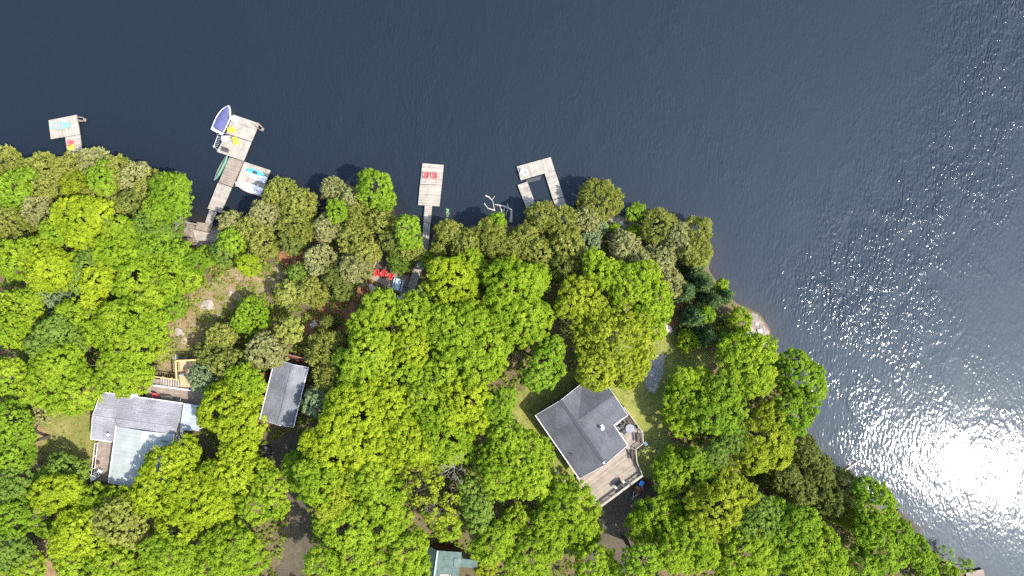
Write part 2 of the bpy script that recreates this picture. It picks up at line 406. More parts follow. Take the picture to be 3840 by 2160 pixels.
# ---- the lake: one sheet, wind ruffles and shallow brown margins
def water_mat():
    m = bpy.data.materials.new('lake_water')
    t, N, L = nt(m)
    out = N.new('ShaderNodeOutputMaterial')
    tc = N.new('ShaderNodeTexCoord')
    def noise(scale, detail, stretch=(1, 1, 1), rot=0, rough=.5, dist=0):
        mp = N.new('ShaderNodeMapping'); mp.inputs['Scale'].default_value = stretch; mp.inputs['Rotation'].default_value = (0, 0, rot)
        n = N.new('ShaderNodeTexNoise'); n.inputs['Scale'].default_value = scale; n.inputs['Detail'].default_value = detail
        n.inputs['Roughness'].default_value = rough; n.inputs['Distortion'].default_value = dist
        L.new(tc.outputs['Object'], mp.inputs[0]); L.new(mp.outputs[0], n.inputs['Vector'])
        return n
    def math_(op, a, b=None, c=None):
        n = N.new('ShaderNodeMath'); n.operation = op
        for i, x in enumerate((a, b, c)):
            if x is None: continue
            if isinstance(x, (int, float)): n.inputs[i].default_value = x
            else: L.new(x, n.inputs[i])
        return n.outputs[0]
    w1 = noise(2.7, 1.6, (1, .45, 1), math.radians(14), .5, .4)     # short crests
    w2 = noise(.55, 2, (1, .6, 1), math.radians(-12), .5, .2)
    patch = noise(.030, 3, (1, .7, 1), math.radians(35), .55, .6)
    lee = N.new('ShaderNodeAttribute'); lee.attribute_name = 'lee'
    sha = N.new('ShaderNodeAttribute'); sha.attribute_name = 'shallow'
    gust = N.new('ShaderNodeMapRange'); gust.inputs['From Min'].default_value = .40; gust.inputs['From Max'].default_value = .62
    gust.inputs['To Min'].default_value = .85; gust.inputs['To Max'].default_value = 1.5
    L.new(patch.outputs[0], gust.inputs[0])
    grp = noise(.22, 2, (1, .7, 1), math.radians(20), .5, .8)
    gr = N.new('ShaderNodeMapRange'); gr.inputs['From Min'].default_value = .36; gr.inputs['From Max'].default_value = .66
    gr.inputs['To Min'].default_value = .68; gr.inputs['To Max'].default_value = 1.45
    L.new(grp.outputs[0], gr.inputs[0])
    amp = math_('MULTIPLY', math_('MULTIPLY', gust.outputs[0], gr.outputs[0]), lee.outputs['Fac'])
    h = math_('ADD', math_('MULTIPLY', w1.outputs[0], WAVE_A), math_('MULTIPLY', w2.outputs[0], WAVE_B))
    h = math_('MULTIPLY', h, amp)
    bp = N.new('ShaderNodeBump'); bp.inputs['Distance'].default_value = 1.0; bp.inputs['Strength'].default_value = 1
    L.new(h, bp.inputs['Height'])
    mx = N.new('ShaderNodeMix'); mx.data_type = 'RGBA'; mx.clamp_factor = True
    mx.inputs[6].default_value = W_DEEP + (1,); mx.inputs[7].default_value = W_SHAL + (1,)
    L.new(sha.outputs['Fac'], mx.inputs[0])
    a = N.new('ShaderNodeBsdfPrincipled'); b = N.new('ShaderNodeBsdfPrincipled')
    b.inputs['Specular Tint'].default_value = (.50, .74, 1, 1)
    for n_, r in ((a, .095), (b, .58)):
        n_.inputs['Roughness'].default_value = r; n_.inputs['IOR'].default_value = 1.333; n_.inputs['Specular IOR Level'].default_value = .5
        n_.inputs['Specular IOR Level'].default_value = .5 if r < .2 else .8; L.new(mx.outputs[2], n_.inputs['Base Color']); L.new(bp.outputs[0], n_.inputs['Normal'])
    ms = N.new('ShaderNodeMixShader'); ms.inputs[0].default_value = W_FINE
    L.new(a.outputs[0], ms.inputs[1]); L.new(b.outputs[0], ms.inputs[2]); L.new(ms.outputs[0], out.inputs[0])
    return m
WAVE_A, WAVE_B, W_FINE = .031, .020, .62
W_DEEP = (.0056, .0078, .0112); W_SHAL = (.019, .0115, .009)
wx = fine_axis(-92, 92, 1.5, -3000, 3000); wy = fine_axis(-60, 56, 1.5, -1500, 3000)
def shallow(p):
    d = -shore_dist(p)
    return np.clip(1 - d / 3.6, 0, 1) ** 1.4
def lee(p):
    d = -shore_dist(p)
    base = .55 + .45 * np.clip((d - 1) / 9, 0, 1)
    # a band of gusts drifting down the far side of the bay
    line = np.array([P(*q)[:2] for q in ((3900, -600), (3780, 0), (3740, 350), (3480, 760), (3330, 960), (3280, 1060))])
    dd = np.full(len(p), 1e9)
    for a, b in zip(line[:-1], line[1:]):
        ab = b - a; t = np.clip(((p - a) @ ab) / (ab @ ab), 0, 1)
        dd = np.minimum(dd, np.hypot(*(p - a - t[:, None] * ab).T))
    return base * (1 + 4.8 * np.exp(-(dd / 10.5) ** 2))
tag(grid_obj('lake', wx, wy, lambda p: np.zeros(len(p)), water_mat(), {'shallow': shallow, 'lee': lee}), kind='structure')

# ------------------------------------------------------------------ light, sky, camera
SUN_EL = math.radians(53.4)
SUN = Vector((1182, -456, 0)).normalized() * math.cos(SUN_EL) + Vector((0, 0, math.sin(SUN_EL)))
sl = bpy.data.lights.new('sun', 'SUN'); sl.energy = 2.7; sl.angle = math.radians(.53); sl.color = (1, .955, .88)
so = bpy.data.objects.new('sun', sl); COL.objects.link(so)
so.rotation_euler = SUN.to_track_quat('Z', 'Y').to_euler(); so.location = SUN * 150
wd = bpy.data.worlds.new('World'); SC.world = wd; wd.use_nodes = True
wt = wd.node_tree
sk = wt.nodes.new('ShaderNodeTexSky'); sk.sky_type = 'NISHITA'; sk.sun_disc = False
sk.sun_elevation = SUN_EL; sk.sun_rotation = math.atan2(SUN.x, SUN.y)
sk.air_density = 1.0; sk.dust_density = 1.5; sk.ozone_density = 1.0
bg = wt.nodes['Background']; bg.inputs[1].default_value = .15
wt.links.new(sk.outputs[0], bg.inputs[0])
cd = bpy.data.cameras.new('drone_camera'); co = bpy.data.objects.new('drone_camera', cd); COL.objects.link(co)
co.location = (0, 0, H); co.rotation_euler = (0, 0, 0)
cd.sensor_width = 36; cd.lens = 18 / math.tan(math.atan(1920 * K / H)); cd.clip_end = 6000; cd.clip_start = .5
SC.camera = co
SC.view_settings.view_transform = 'Standard'; SC.view_settings.look = 'None'
SC.view_settings.exposure = 1.84; SC.view_settings.gamma = 1
SC.cycles.use_denoising = False
SC.cycles.max_bounces = 8; SC.cycles.diffuse_bounces = 4; SC.cycles.transmission_bounces = 4
SC.cycles.sample_clamp_indirect = 4
# ------------------------------------------------------------------ trees
def unit(a): return a / np.maximum(np.linalg.norm(a, axis=-1, keepdims=True), 1e-9)

def sphere_dirs(n, zmin, rng):
    z = rng.uniform(zmin, 1, n); a = rng.uniform(0, 2 * np.pi, n); r = np.sqrt(np.maximum(0, 1 - z * z))
    return np.stack([r * np.cos(a), r * np.sin(a), z], 1)

#            spacing  cl.radius leaves  L     W    up   droop  bumps amp
STYLE = {
    'm': dict(sp=.53, cr=.42, n=42, L=.12, W=.095, up=.5, nb=15, ba=.33, hole=.09, inner=.4),
    'o': dict(sp=.48, cr=.34, n=24, L=.135, W=.10, up=.45, nb=15, ba=.26, hole=.12, inner=.45),
    'g': dict(sp=.46, cr=.34, n=24, L=.14, W=.095, up=.50, nb=13, ba=.30, hole=.07, inner=.4),
    'c': dict(sp=.42, cr=.34, n=22, L=.18, W=.065, up=.75, nb=12, ba=.25, hole=.06, inner=.3),
    's': dict(sp=.42, cr=.30, n=20, L=.14, W=.10, up=.6, nb=7, ba=.2, hole=.05, inner=.3),
    'v': dict(sp=.95, cr=.42, n=13, L=.16, W=.12, up=.5, nb=8, ba=.35, hole=.25, inner=.6),
    'p': dict(sp=.4, cr=.34, n=15, L=.26, W=.045, up=.5, nb=0, ba=0, hole=0, inner=0),
}

def leaves_from(cl, nr, tint, st, rng):
    """leaf quads of every clump: cl centres, nr outward directions"""
    n, m = len(cl), st['n']
    nr3 = nr[:, None, :]
    up = np.array([0, 0, 1.0])
    axis = unit(nr3 * (1 - st['up']) + up * st['up'])
    d = unit(rng.normal(size=(n, m, 3)) + axis * 1.1)
    rad = st['cr'] * rng.uniform(.55, 1.05, (n, m, 1)) * rng.uniform(.75, 1.25, (n, 1, 1))
    c = cl[:, None, :] + d * rad * np.array([1, 1, .75])
    nn = unit(d * .75 + axis * .45 + rng.normal(size=(n, m, 3)) * .34)
    t = unit(np.cross(nn, unit(rng.normal(size=(n, m, 3)))))
    if st is STYLE['c']: t = unit(t + axis * .9)
    if st is STYLE['p']: t = unit(t * .5 + d)
    b = unit(np.cross(nn, t)); nn = np.cross(t, b)
    s = rng.uniform(.7, 1.25, (n, m, 1))
    L, W = st['L'] * s, st['W'] * s
    q = np.stack([c - t * L, c + b * W + nn * W * .25, c + t * L - nn * L * .2, c - b * W + nn * W * .25], 2)
    ti = np.clip(tint[:, None] + rng.normal(size=(n, m)) * .16, 0, 1)
    return q.reshape(-1, 3), np.repeat(ti.ravel(), 4)

def lobe_clumps(c, rx, ry, rz, st, rng, others, dens=1.0, shrink=1.0, zmin=-.35):
    n = int(2 * np.pi * ((rx * ry + rx * rz + ry * rz) / 3) * (1 - zmin) / st['sp'] ** 2 * .62 * dens)
    n = max(n, 12)
    d = sphere_dirs(n * 3, zmin, rng)
    # even out the spread a little: keep a greedy subset
    keep = []; cell = {}
    e = np.array([rx, ry, rz]); pos = d * e
    s = st['sp'] * .72
    for i in range(len(pos)):
        k = tuple((pos[i] / s).astype(int))
        if cell.get(k, 0) < 1:
            cell[k] = 1; keep.append(i)
        if len(keep) >= n: break
    d = d[keep]
    bd = sphere_dirs(max(1, st['nb']), -.1, rng)
    dot = d @ bd.T
    bump = np.max(np.clip((dot - .62) / .38, 0, 1) ** .7, 1) if st['nb'] else np.zeros(len(d))
    f = (1 - st['ba'] + st['ba'] * 1.22 * bump) * rng.uniform(.95, 1.04, len(d)) * shrink
    if st['nb'] and shrink == 1:                       # small tufts pushing out of the crown
        sd = sphere_dirs(int(10 + 3 * n ** .5), -.2, rng)
        near = np.max(d @ sd.T, 1); f *= 1 + .17 * np.clip((near - .965) / .035, 0, 1) - .05
    p = c + d * e * f[:, None]
    ok = np.ones(len(p), bool)
    for (oc, ox, oy, oz) in others:
        ok &= np.sum(((p - oc) / (np.array([ox, oy, oz]) * .66)) ** 2, 1) > 1
    # holes where the sky looks through
    ph = rng.uniform(0, 6, 3)
    hn = np.sin(d[:, 0] * 6 + ph[0]) * np.sin(d[:, 1] * 6 + ph[1]) + .5 * np.sin(d[:, 0] * 11 + d[:, 1] * 9 + ph[2])
    ok &= ~((hn > np.quantile(hn, 1 - st['hole'])) & (rng.uniform(size=len(d)) < .85))
    return p[ok], unit(d[ok] / e * e.mean()), bump[ok]

def add_branches(mb, p0, p1, r0, rng, depth, spread=.6, n=3):
    p0 = np.array(p0); p1 = np.array(p1)
    ln = np.linalg.norm(p1 - p0)
    mid = (p0 + p1) / 2 + rng.normal(size=3) * ln * .07
    mb.tube([p0, mid, p1], [r0, r0 * .75, r0 * .5], 5 if depth < 2 else 4)
    if depth <= 0: return
    for i in range(n):
        t = rng.uniform(.45, 1.0)
        s = mid + (p1 - mid) * (t - .5) * 2 if t > .5 else p0 + (mid - p0) * t * 2
        dd = unit((p1 - p0) / ln + rng.normal(size=3) * spread)
        add_branches(mb, s, s + dd * ln * rng.uniform(.4, .65), r0 * .5, rng, depth - 1, spread, n)

FOOT = []   # trunk positions, kept for the undergrowth
def tree(kind, colr, ht, lobes, label, name, cat, group, seed):
    rng = np.random.default_rng(1000 + seed)
    st = STYLE[kind]
    ht = ht * {'m': .70, 'o': .72, 'c': .74, 'g': .80, 'v': .8}.get(kind, .9)
    L = []
    for i, lb in enumerate(lobes):
        sx, sy, r = lb[:3]
        dz = lb[3] if len(lb) > 3 else (0 if i == 0 else rng.uniform(-1.6, .2))
        top = g(*P(sx, sy, ht * .6)[:2]); top = max(top, .2) + ht + dz
        rx = r * K * (1 - (top - 2) / H) * (1.0 if kind == 'c' else .97)
        rz = {'c': min(rx * 1.75, ht * .52), 'p': ht * .5, 's': min(rx * .9, ht * .55), 'g': min(rx * 1.05, ht * .5)}.get(kind, min(rx * .82, ht * .45))
        zc = top - rz
        c = P(sx, sy, zc + rz * (.5 if kind == 'c' else .25))
        L.append((np.array([c.x, c.y, zc]), rx * rng.uniform(.88, 1.1), rx * rng.uniform(.88, 1.1), rz))
    w = np.array([l[1] for l in L]); cen = (np.array([l[0] for l in L]) * w[:, None]).sum(0) / w.sum()
    bx, by = cen[0], cen[1]
    if shore_dist(np.array([[bx, by]]))[0] < .6:      # a leaning shore tree still roots on land
        best = min(((bx + dx, by + dy) for dx in np.arange(-6, 6.1, .5) for dy in np.arange(-6, 6.1, .5)),
                   key=lambda p: (shore_dist(np.array([p]))[0] < .6, math.hypot(p[0] - bx, p[1] - by)))
        bx, by = best
    bz = g(bx, by) - .1
    FOOT.append((bx, by))
    root = thing(name, label, cat, (bx, by, bz), 0, group)
    base = np.array([bx, by, bz])
    Q = []; T = []; wv = rng.uniform(0, 6, 3)
    if kind == 'p':
        c, rx, ry, rz = L[0]
        top = c[2] + rz
        cl = []; nrm = []; br = MB()
        hh = top - bz
        z = 0.12
        while z < .985:
            R = rx * 1.08 * (1 - z) ** .75 * rng.uniform(.9, 1.1) + .12
            nb = max(4, int(R * 5.5))
            a0 = rng.uniform(0, 6)
            lean = z
            ctr = base * (1 - lean) + np.array([c[0], c[1], top]) * lean
            for j in range(nb):
                a = a0 + j * 6.283 / nb + rng.normal() * .12
                dr = np.array([math.cos(a), math.sin(a), rng.uniform(.05, .3)])
                RR = R * rng.uniform(.75, 1.12)
                if RR > .8: br.tube([ctr, ctr + dr * RR * .9], [.03, .012], 3)
                for t in np.arange(.3, 1.02, max(.12, .34 / max(RR, .3))):
                    cl.append(ctr + dr * RR * t + rng.normal(size=3) * .05); nrm.append(dr)
            z += .055
        cl = np.array(cl); nrm = unit(np.array(nrm))
        q, t = leaves_from(cl, nrm, np.clip(rng.normal(.5, .16, len(cl)), 0, 1), st, rng)
        Q.append(q); T.append(t)
        tk = MB(); tk.tube([base, (base + np.array([c[0], c[1], top])) / 2, [c[0], c[1], top - .1]], [.16, .1, .02], 7)
        tk.v += br.v; off = len(tk.t); tk.f += [tuple(i + off for i in f) for f in br.f]; tk.t += br.t
        tk.build('trunk', BARK, root)
    else:
        for i, (c, rx, ry, rz) in enumerate(L):
            oth = [o for j, o in enumerate(L) if j != i]
            lt = rng.normal(.5, .07)
            p, d, bm = lobe_clumps(c, rx, ry, rz, st, rng, oth, zmin=-.6 if kind in 'cs' else -.3)
            fr_ = np.sin(p[:, 0] * .9 + wv[0]) * np.sin(p[:, 1] * .8 + wv[1]) + .6 * np.sin(p[:, 2] * 1.1 + p[:, 0] * .5 + wv[2])
            tn = np.clip(lt + rng.normal(size=len(p)) * .13 + fr_ * .19, 0, 1)
            q, t = leaves_from(p, d, tn, st, rng); Q.append(q); T.append(t)
            if st['inner']:
                p, d, bm = lobe_clumps(c, rx, ry, rz, st, rng, oth, dens=st['inner'] * 2.0, shrink=.84)
                q, t = leaves_from(p, d, np.clip(lt - .05 + rng.normal(size=len(p)) * .13, 0, 1), st, rng); Q.append(q); T.append(t)
        tk = MB()
        r0 = .05 + .022 * ht
        fork = base + np.array([cen[0] - bx, cen[1] - by, 0]) * .5 + np.array([0, 0, (cen[2] - bz) * (.55 if kind != 's' else .2)])
        tk.tube([base, (base + fork) / 2 + rng.normal(size=3) * .05, fork], [r0 * 1.25, r0, r0 * .8], 8)
        for (c, rx, ry, rz) in L:
            add_branches(tk, fork, c + np.array([0, 0, -rz * .05]), r0 * .5, rng, 2 if len(L) < 3 else 1, .4, 4 if kind != 'c' else 2)
        tk.build('trunk', BARK, root)
    q = np.concatenate(Q); t = np.concatenate(T)
    np_mesh('crown', q - base, 4, t, LEAF[colr], root)
    return root

def bare_tree(sx, sy, r, ht, label, name, cat, group, seed, m=None, depth=4, lean=(0, 0), n=4, flat=.5):
    rng = np.random.default_rng(5000 + seed)
    top = PG(sx, sy, ht)
    p0 = np.array([top.x - lean[0], top.y - lean[1], 0]); p0[2] = g(p0[0], p0[1]) - .1
    root = thing(name, label, cat, p0, 0, group)
    R = r * K * .9
    tk = MB(); f = np.array([top.x, top.y, top.z - R * .8]); mid = p0 * .5 + f * .5 + rng.normal(size=3) * .1
    r0 = .04 + .012 * ht
    tk.tube([p0, mid, f], [r0 * 1.2, r0, r0 * .8], 7)
    tk.build('trunk', m or BARKD, root)
    bb = MB()
    nb = 7
    for j in range(nb):
        a = j * 6.283 / nb + rng.normal() * .25
        d = np.array([math.cos(a), math.sin(a), flat + rng.uniform(-.2, .5)])
        add_branches(bb, f + np.array([0, 0, rng.uniform(-1, .3) * ht * .08]), f + unit(d) * R * rng.uniform(.6, .8), r0 * .42, rng, depth - 2, .5, n)
    bb.build('branches', m or BARKD, root)
    return root

GM, GC, GG, GP, GS = 'maples crowding round the houses', 'cedars along the lake shore', 'green leafy trees between the maples and cedars', 'blue green pines on the point', 'shrubs at the edges of the clearings'
NAMES = {'m': ('maple_tree', 'tree', GM), 'o': ('oak_tree', 'tree', 'olive toned oaks'), 'c': ('cedar_tree', 'tree', GC), 'g': ('leafy_tree', 'tree', GG), 'p': ('pine_tree', 'tree', GP), 's': ('shrub', 'shrub', GS), 'v': ('sparse_tree', 'tree', 'thin crowned trees')}
# kind, colour, height, [(x, y, radius[, height step])...], label
TREES = [
# --- shore cedars, from the left edge to the cove
('c','O',8,[(6,607,55)],'olive cedar on the shore, cut off by the photo edge before the L-shaped dock'),
('c','O',7.5,[(84,642,52)],'olive cedar in the dip of the treeline between the cut-off cedar and the L-shaped dock'),
('c','O',8,[(160,628,60)],'bushy olive cedar on the shore just before the L-shaped dock'),
('c','O',8,[(262,632,62)],'olive cedar whose top hides the foot of the L-shaped dock'),
('c','A',8,[(345,612,60)],'pale twiggy cedar on the shore just past the L-shaped dock'),
('c','O',8.5,[(436,642,58)],'olive cedar, second past the L-shaped dock along the shore'),
('c','A',8.5,[(505,668,58)],'ashen cedar, third past the L-shaped dock along the shore'),
('c','O',8,[(556,706,58)],'olive cedar beside the bright green tree that overhangs the cove'),
('g','G',9.5,[(380,668,54)],'mid green leafy tree standing alone among the olive shore cedars'),
('c','O',8.5,[(188,694,62)],'olive cedar in the second row inland of the L-shaped dock'),
('c','X',8.5,[(292,702,60)],'golden olive cedar directly inland of the L-shaped dock'),
('c','O',8.5,[(360,752,62)],'olive cedar inland of the lone green tree among the cedars'),
('c','O',8,[(428,790,50)],'small olive cedar beside the dark conifer in the cedar stand'),
('c','K',9,[(500,752,48)],'dark olive conifer sunk between the shore cedars and the cove'),
('g','G',9.5,[(52,716,66),(100,668,36)],'mid green leafy tree behind the cut-off shore cedar'),
('c','A',9,[(150,792,58)],'ashen half-bare cedar between the lone yellow maple and the photo edge'),
('c','O',9,[(44,846,70)],'broad olive cedar at the photo edge, inland of the green leafy tree'),
('g','G',11,[(634,726,68),(664,690,40),(600,790,60),(662,790,46)],'bright green tree overhanging the brown water of the cove'),
('m','Y',13,[(306,823,82),(245,800,52),(365,795,50),(300,880,52)],'bright yellow green maple standing behind the cedars of the L-shaped dock'),
('m','L',12,[(200,872,50)],'small lime maple tucked beside the ashen half-bare cedar'),
('g','D',10,[(560,850,62),(625,872,50)],'dull green leafy tree inland of the tree overhanging the cove'),
('m','L',11.5,[(468,878,62),(430,845,40)],'lime maple between the cedar stand and the dull green trees'),
('g','G',10,[(585,915,66),(540,940,40)],'mid green leafy tree two rows inland of the cove'),
('c','A',8,[(215,968,42)],'bare grey-twigged cedar sunk between two lime maples'),
('m','L',13,[(60,975,80),(120,940,50)],'lime maple at the photo edge, inland of the broad olive cedar'),
('m','Y',13,[(196,1008,82),(255,990,48),(150,1040,50)],'bright yellow green maple beside the bare grey-twigged cedar'),
('m','L',12.5,[(432,930,72),(390,960,50),(490,960,45)],'lime maple in the middle of the woods inland of the cedar stand'),
('g','D',10,[(330,985,58),(300,1050,45)],'dull green tree in the gap between the lime maples'),
('m','Y',12,[(372,1052,62),(350,1110,45)],'golden yellow maple beside the dull green gap tree'),
('m','L',12.5,[(510,1040,78),(560,1090,55),(470,1085,45)],'lime maple on the woods side of the rocky clearing, nearest the cove path'),
('g','G',9,[(668,955,58),(720,990,45)],'mid green tree at the head of the stone landing'),
('m','L',11,[(640,1025,68),(700,1050,45)],'lime maple hanging over the lakeward end of the rocky clearing'),
('s','G',4,[(772,960,42)],'round green shrub directly behind the stone landing'),
('g','D',7,[(840,950,42)],'dark green bush under the cedars beside the stone landing'),
('s','T',2.2,[(703,918,26)],'brown twiggy shrub at the edge of the stone landing'),
('c','A',7,[(862,838,46)],'pale feathery cedar nearest the gangway of the long dock'),
('g','G',8,[(868,905,50)],'mid green tree under the pale feathery cedar beside the long dock'),
('m','Y',9,[(930,992,42)],'small bright yellow maple beside the red needle bed'),
# --- middle shore
('c','O',9,[(1050,725,62)],'tall olive cedar that hides the white dinghies on the long dock'),
('c','O',9,[(1116,768,56)],'olive cedar on the shore beside the narrow dark inlet'),
('c','O',9,[(1102,846,58)],'olive cedar behind the narrow dark inlet, nearest the red needles'),
('c','A',8.5,[(1000,800,56)],'ashen cedar between the long dock and the tall olive cedar'),
('c','O',8,[(940,860,50)],'olive cedar over the bank between the long dock and the ashen cedar'),
('c','K',8,[(1090,912,40)],'dark olive cedar at the lakeward edge of the red needle bed'),
('c','O',8.5,[(975,905,58)],'olive cedar between the small yellow maple and the red needle bed'),
('c','A',8,[(1250,708,44)],'pale cedar on the far bank of the narrow dark inlet'),
('g','G',9,[(1262,790,40)],'small bright green tree wedged between the inlet cedars'),
('g','G',10.5,[(1408,708,62),(1380,670,34),(1445,745,40)],'rounded bright green tree leaning over open water past the inlet'),
('c','A',8.5,[(1318,748,50)],'pale cedar touching the rounded bright green tree'),
('c','O',8.5,[(1340,800,50)],'olive cedar inland of the rounded bright green tree'),
('c','O',8.5,[(1426,818,54)],'olive cedar over the dark shallows before the two-chair dock'),
('c','A',8.5,[(1232,850,50)],'ashen cedar inland of the small bright green inlet tree'),
('c','O',9,[(1328,892,62)],'large olive cedar between the inlet and the picnic deck'),
('c','O',8.5,[(1372,945,45)],'olive cedar beside the lakeward corner of the picnic deck'),
('g','G',11,[(1528,852,46),(1533,895,42)],'bright green cone shaped tree beside the two-chair dock walkway'),
('c','O',8,[(1545,938,38)],'olive cedar touching the walkway below the cone shaped tree'),
('c','K',8,[(1462,900,40)],'dark olive conifer behind the cone shaped tree'),
('c','D',7,[(1496,975,45)],'soft green cedar shading the edge of the picnic deck'),
('c','A',9,[(1196,980,60)],'pale cedar beside the red needle bed, lakeward of the round olive tree'),
('c','A',9,[(1325,1010,58)],'large pale cedar beside the three red chairs'),
('c','K',9,[(1258,1035,42)],'dark conifer between the two large pale cedars'),
('g','D',6,[(1118,1030,38)],'dull green bush between the red needle bed and the pale cedar'),
('o','O',8,[(1076,1095,46)],'round olive tree in the clearing beside the pale cedar'),
('c','O',8,[(1165,1090,48)],'olive cedar between the round olive tree and the brown needle floor'),
('c','K',8,[(1285,1085,42)],'dark cedar at the edge of the needle floor behind the large pale cedar'),
('c','O',8,[(1678,868,44)],'olive cedar on the shore just past the two-chair dock walkway'),
('c','O',6,[(1642,942,30)],'small rounded cedar beside the walkway, inland of the shore cedar'),
('s','G',3.5,[(1608,972,26)],'small green shrub right against the walkway'),
('c','O',8.5,[(1754,918,56)],'olive cedar inland of the gap where the shore bends, before the driftwood'),
('c','O',9,[(1842,872,52)],'olive cedar on the shore directly behind the driftwood'),
('c','O',9,[(1862,925,58)],'olive cedar in the second row behind the driftwood'),
('g','G',7.5,[(1866,830,30)],'low green tree at the foot of the driftwood'),
('m','Y',13,[(1690,1055,85),(1640,1010,40),(1740,1085,55)],'yellow maple beside the walkway, between the picnic deck and the U-shaped dock'),
('g','L',9,[(1765,982,46),(1800,1010,36)],'lime green tree between the yellow maple and the shore cedars'),
('g','D',8,[(1603,1090,36),(1615,1135,32)],'dark green tree at the inland end of the walkway'),
# --- cedars of the point
('c','O',9,[(2032,808,54)],'olive cedar whose top hides the foot of the U-shaped dock'),
('c','O',9,[(2108,838,64)],'olive cedar just past the foot of the U-shaped dock'),
('c','O',9,[(1966,888,50)],'olive cedar inland of the short leg of the U-shaped dock'),
('c','O',9,[(2130,925,60)],'olive cedar beside the plank bench in the shore scrub'),
('c','O',9,[(2012,946,58)],'olive cedar, third row inland of the U-shaped dock'),
('c','K',9,[(2105,1000,54)],'dark olive cedar over the deep gap between two lime maples'),
('c','O',9,[(1915,945,50)],'olive cedar inland of the driftwood cedars, against the lime maple'),
('c','O',8.5,[(2253,746,74)],'biggest olive cedar on the tip beyond the U-shaped dock'),
('c','A',8,[(2200,822,46)],'ashen cedar below the biggest olive cedar on the tip'),
('c','S',6,[(2215,905,38)],'small silvery conifer beside the plank bench'),
('c','S',5,[(2246,850,28)],'smallest silvery conifer lakeward of the plank bench'),
('g','G',6,[(2392,800,36)],'bright green tree leaning over the water between two cedar groups'),
('s','L',2.5,[(2376,868,32)],'lime shrub on the rocky gap beside the leaning green tree'),
('s','G',2,[(2302,856,20)],'tiny green shrub on the rocks lakeward of the plank bench'),
('c','A',8.5,[(2346,930,60)],'ashen cedar shading the plank bench'),
('c','O',9,[(2474,845,64)],'large olive cedar leading the rounded shore group of the point'),
('c','A',9,[(2545,885,60)],'ashen cedar in the middle of the rounded shore group'),
('c','O',9,[(2624,868,58)],'olive cedar at the outer edge of the rounded shore group'),
('c','O',9,[(2606,942,56)],'olive cedar closing the rounded shore group, next to the pines'),
('c','A',8.5,[(2474,968,54)],'ashen cedar inland of the rounded shore group'),
('c','A',8.5,[(2396,985,50)],'ashen cedar between the rounded shore group and the lime maple'),
('c','A',8,[(2514,1062,46)],'tall ashen cedar between the lime maple and the blue green pines'),
# --- pines and small trees of the point
('p','B',7.5,[(2575,1090,48)],'blue green pine nearest the tall ashen cedar'),
('p','B',7,[(2645,1062,44)],'blue green pine on the bank behind the rounded shore group'),
('p','B',7,[(2678,1125,46)],'blue green pine in the middle of the pine row'),
('p','B',6.5,[(2725,1108,36)],'outermost blue green pine, right at the water'),
('p','B',6,[(2610,1015,34)],'low blue green pine under the rounded shore group'),
('p','B',7.5,[(2610,1190,54)],'blue green pine standing over the round lime bush'),
('p','B',7.5,[(2655,1258,50)],'blue green pine between the round lime bush and the timber retaining wall'),
('g','G',7,[(2648,1180,36)],'small green tree squeezed among the pines'),
('s','L',3.6,[(2581,1276,40)],'round lime bush alone on the yard grass beside the pines'),
('g','L',6,[(2774,1204,42)],'lime tree on the bank above the rock shore'),
('s','L',4,[(2711,1070,22)],'tiny lime shrub behind the outermost pine'),
('c','D',6,[(2715,1265,34)],'soft green cedar below the timber retaining wall'),
# --- great maples between picnic deck and dark-roofed house
('m','L',13,[(1424,1152,72),(1400,1190,50),(1480,1165,42)],'lime maple at the inland edge of the picnic deck, beside the needle floor'),
('m','L',14,[(1556,1180,74),(1600,1230,50)],'lime maple over the inland end of the walkway'),
('m','L',12,[(1372,1228,60),(1345,1250,36)],'smaller lime maple beside the needle floor, inland of the picnic deck'),
('m','L',14.5,[(1389,1325,84),(1340,1360,50),(1430,1290,50)],'lime maple with a dark hole in its crown, lakeward of the narrow cabin'),
('m','Y',14,[(1541,1290,60),(1560,1340,40)],'narrow yellow maple in the thick of the maple block'),
('m','L',15,[(1705,1250,105),(1640,1200,60),(1770,1210,70),(1720,1330,70)],'huge lime maple filling the middle of the maple block'),
('m','L',14.5,[(1820,1330,84),(1870,1290,55),(1790,1390,55)],'lime maple between the huge lime maple and the dark-roofed house'),
('m','L',13.5,[(1512,1400,70),(1570,1430,50)],'dull lime maple inland of the holed maple'),
('m','L',13,[(1377,1440,60),(1340,1470,36)],'lime maple between the narrow cabin and the dull lime maple'),
('m','L',14,[(1660,1400,68),(1720,1430,60)],'lime maple inland of the huge lime maple'),
('m','Y',15,[(1333,1550,110),(1260,1600,70),(1400,1500,65),(1290,1500,60)],'great yellow maple beside the cabin gable end'),
('m','Y',14.5,[(1463,1515,72),(1500,1570,60)],'yellow maple flanking the great yellow maple'),
('m','L',14,[(1590,1495,60),(1625,1560,66)],'lime maple between the yellow maples of the maple block'),
('m','Y',14.5,[(1743,1510,90),(1790,1560,60),(1690,1560,50)],'yellow maple nearest the corner of the dark-roofed house shadow'),
('g','G',12,[(1862,1540,62),(1900,1490,40)],'mid green tree on the shady side of the dark-roofed house'),
('m','L',14.5,[(1923,1080,105),(1870,1040,60),(1985,1050,70),(1900,1150,70)],'broad lime maple inland of the U-shaped dock'),
('m','L',14,[(1945,1205,95),(2000,1180,60),(1880,1230,60)],'lime maple between the broad lime maple and the dark-roofed house'),
('g','G',12,[(2046,1375,72),(2010,1420,45),(2070,1310,50)],'green maple lakeward of the dark-roofed house peak'),
('o','X',14.5,[(2299,1304,135),(2230,1240,80),(2370,1250,75),(2240,1380,85),(2350,1370,75)],'huge golden oak overhanging the peak of the dark-roofed house'),
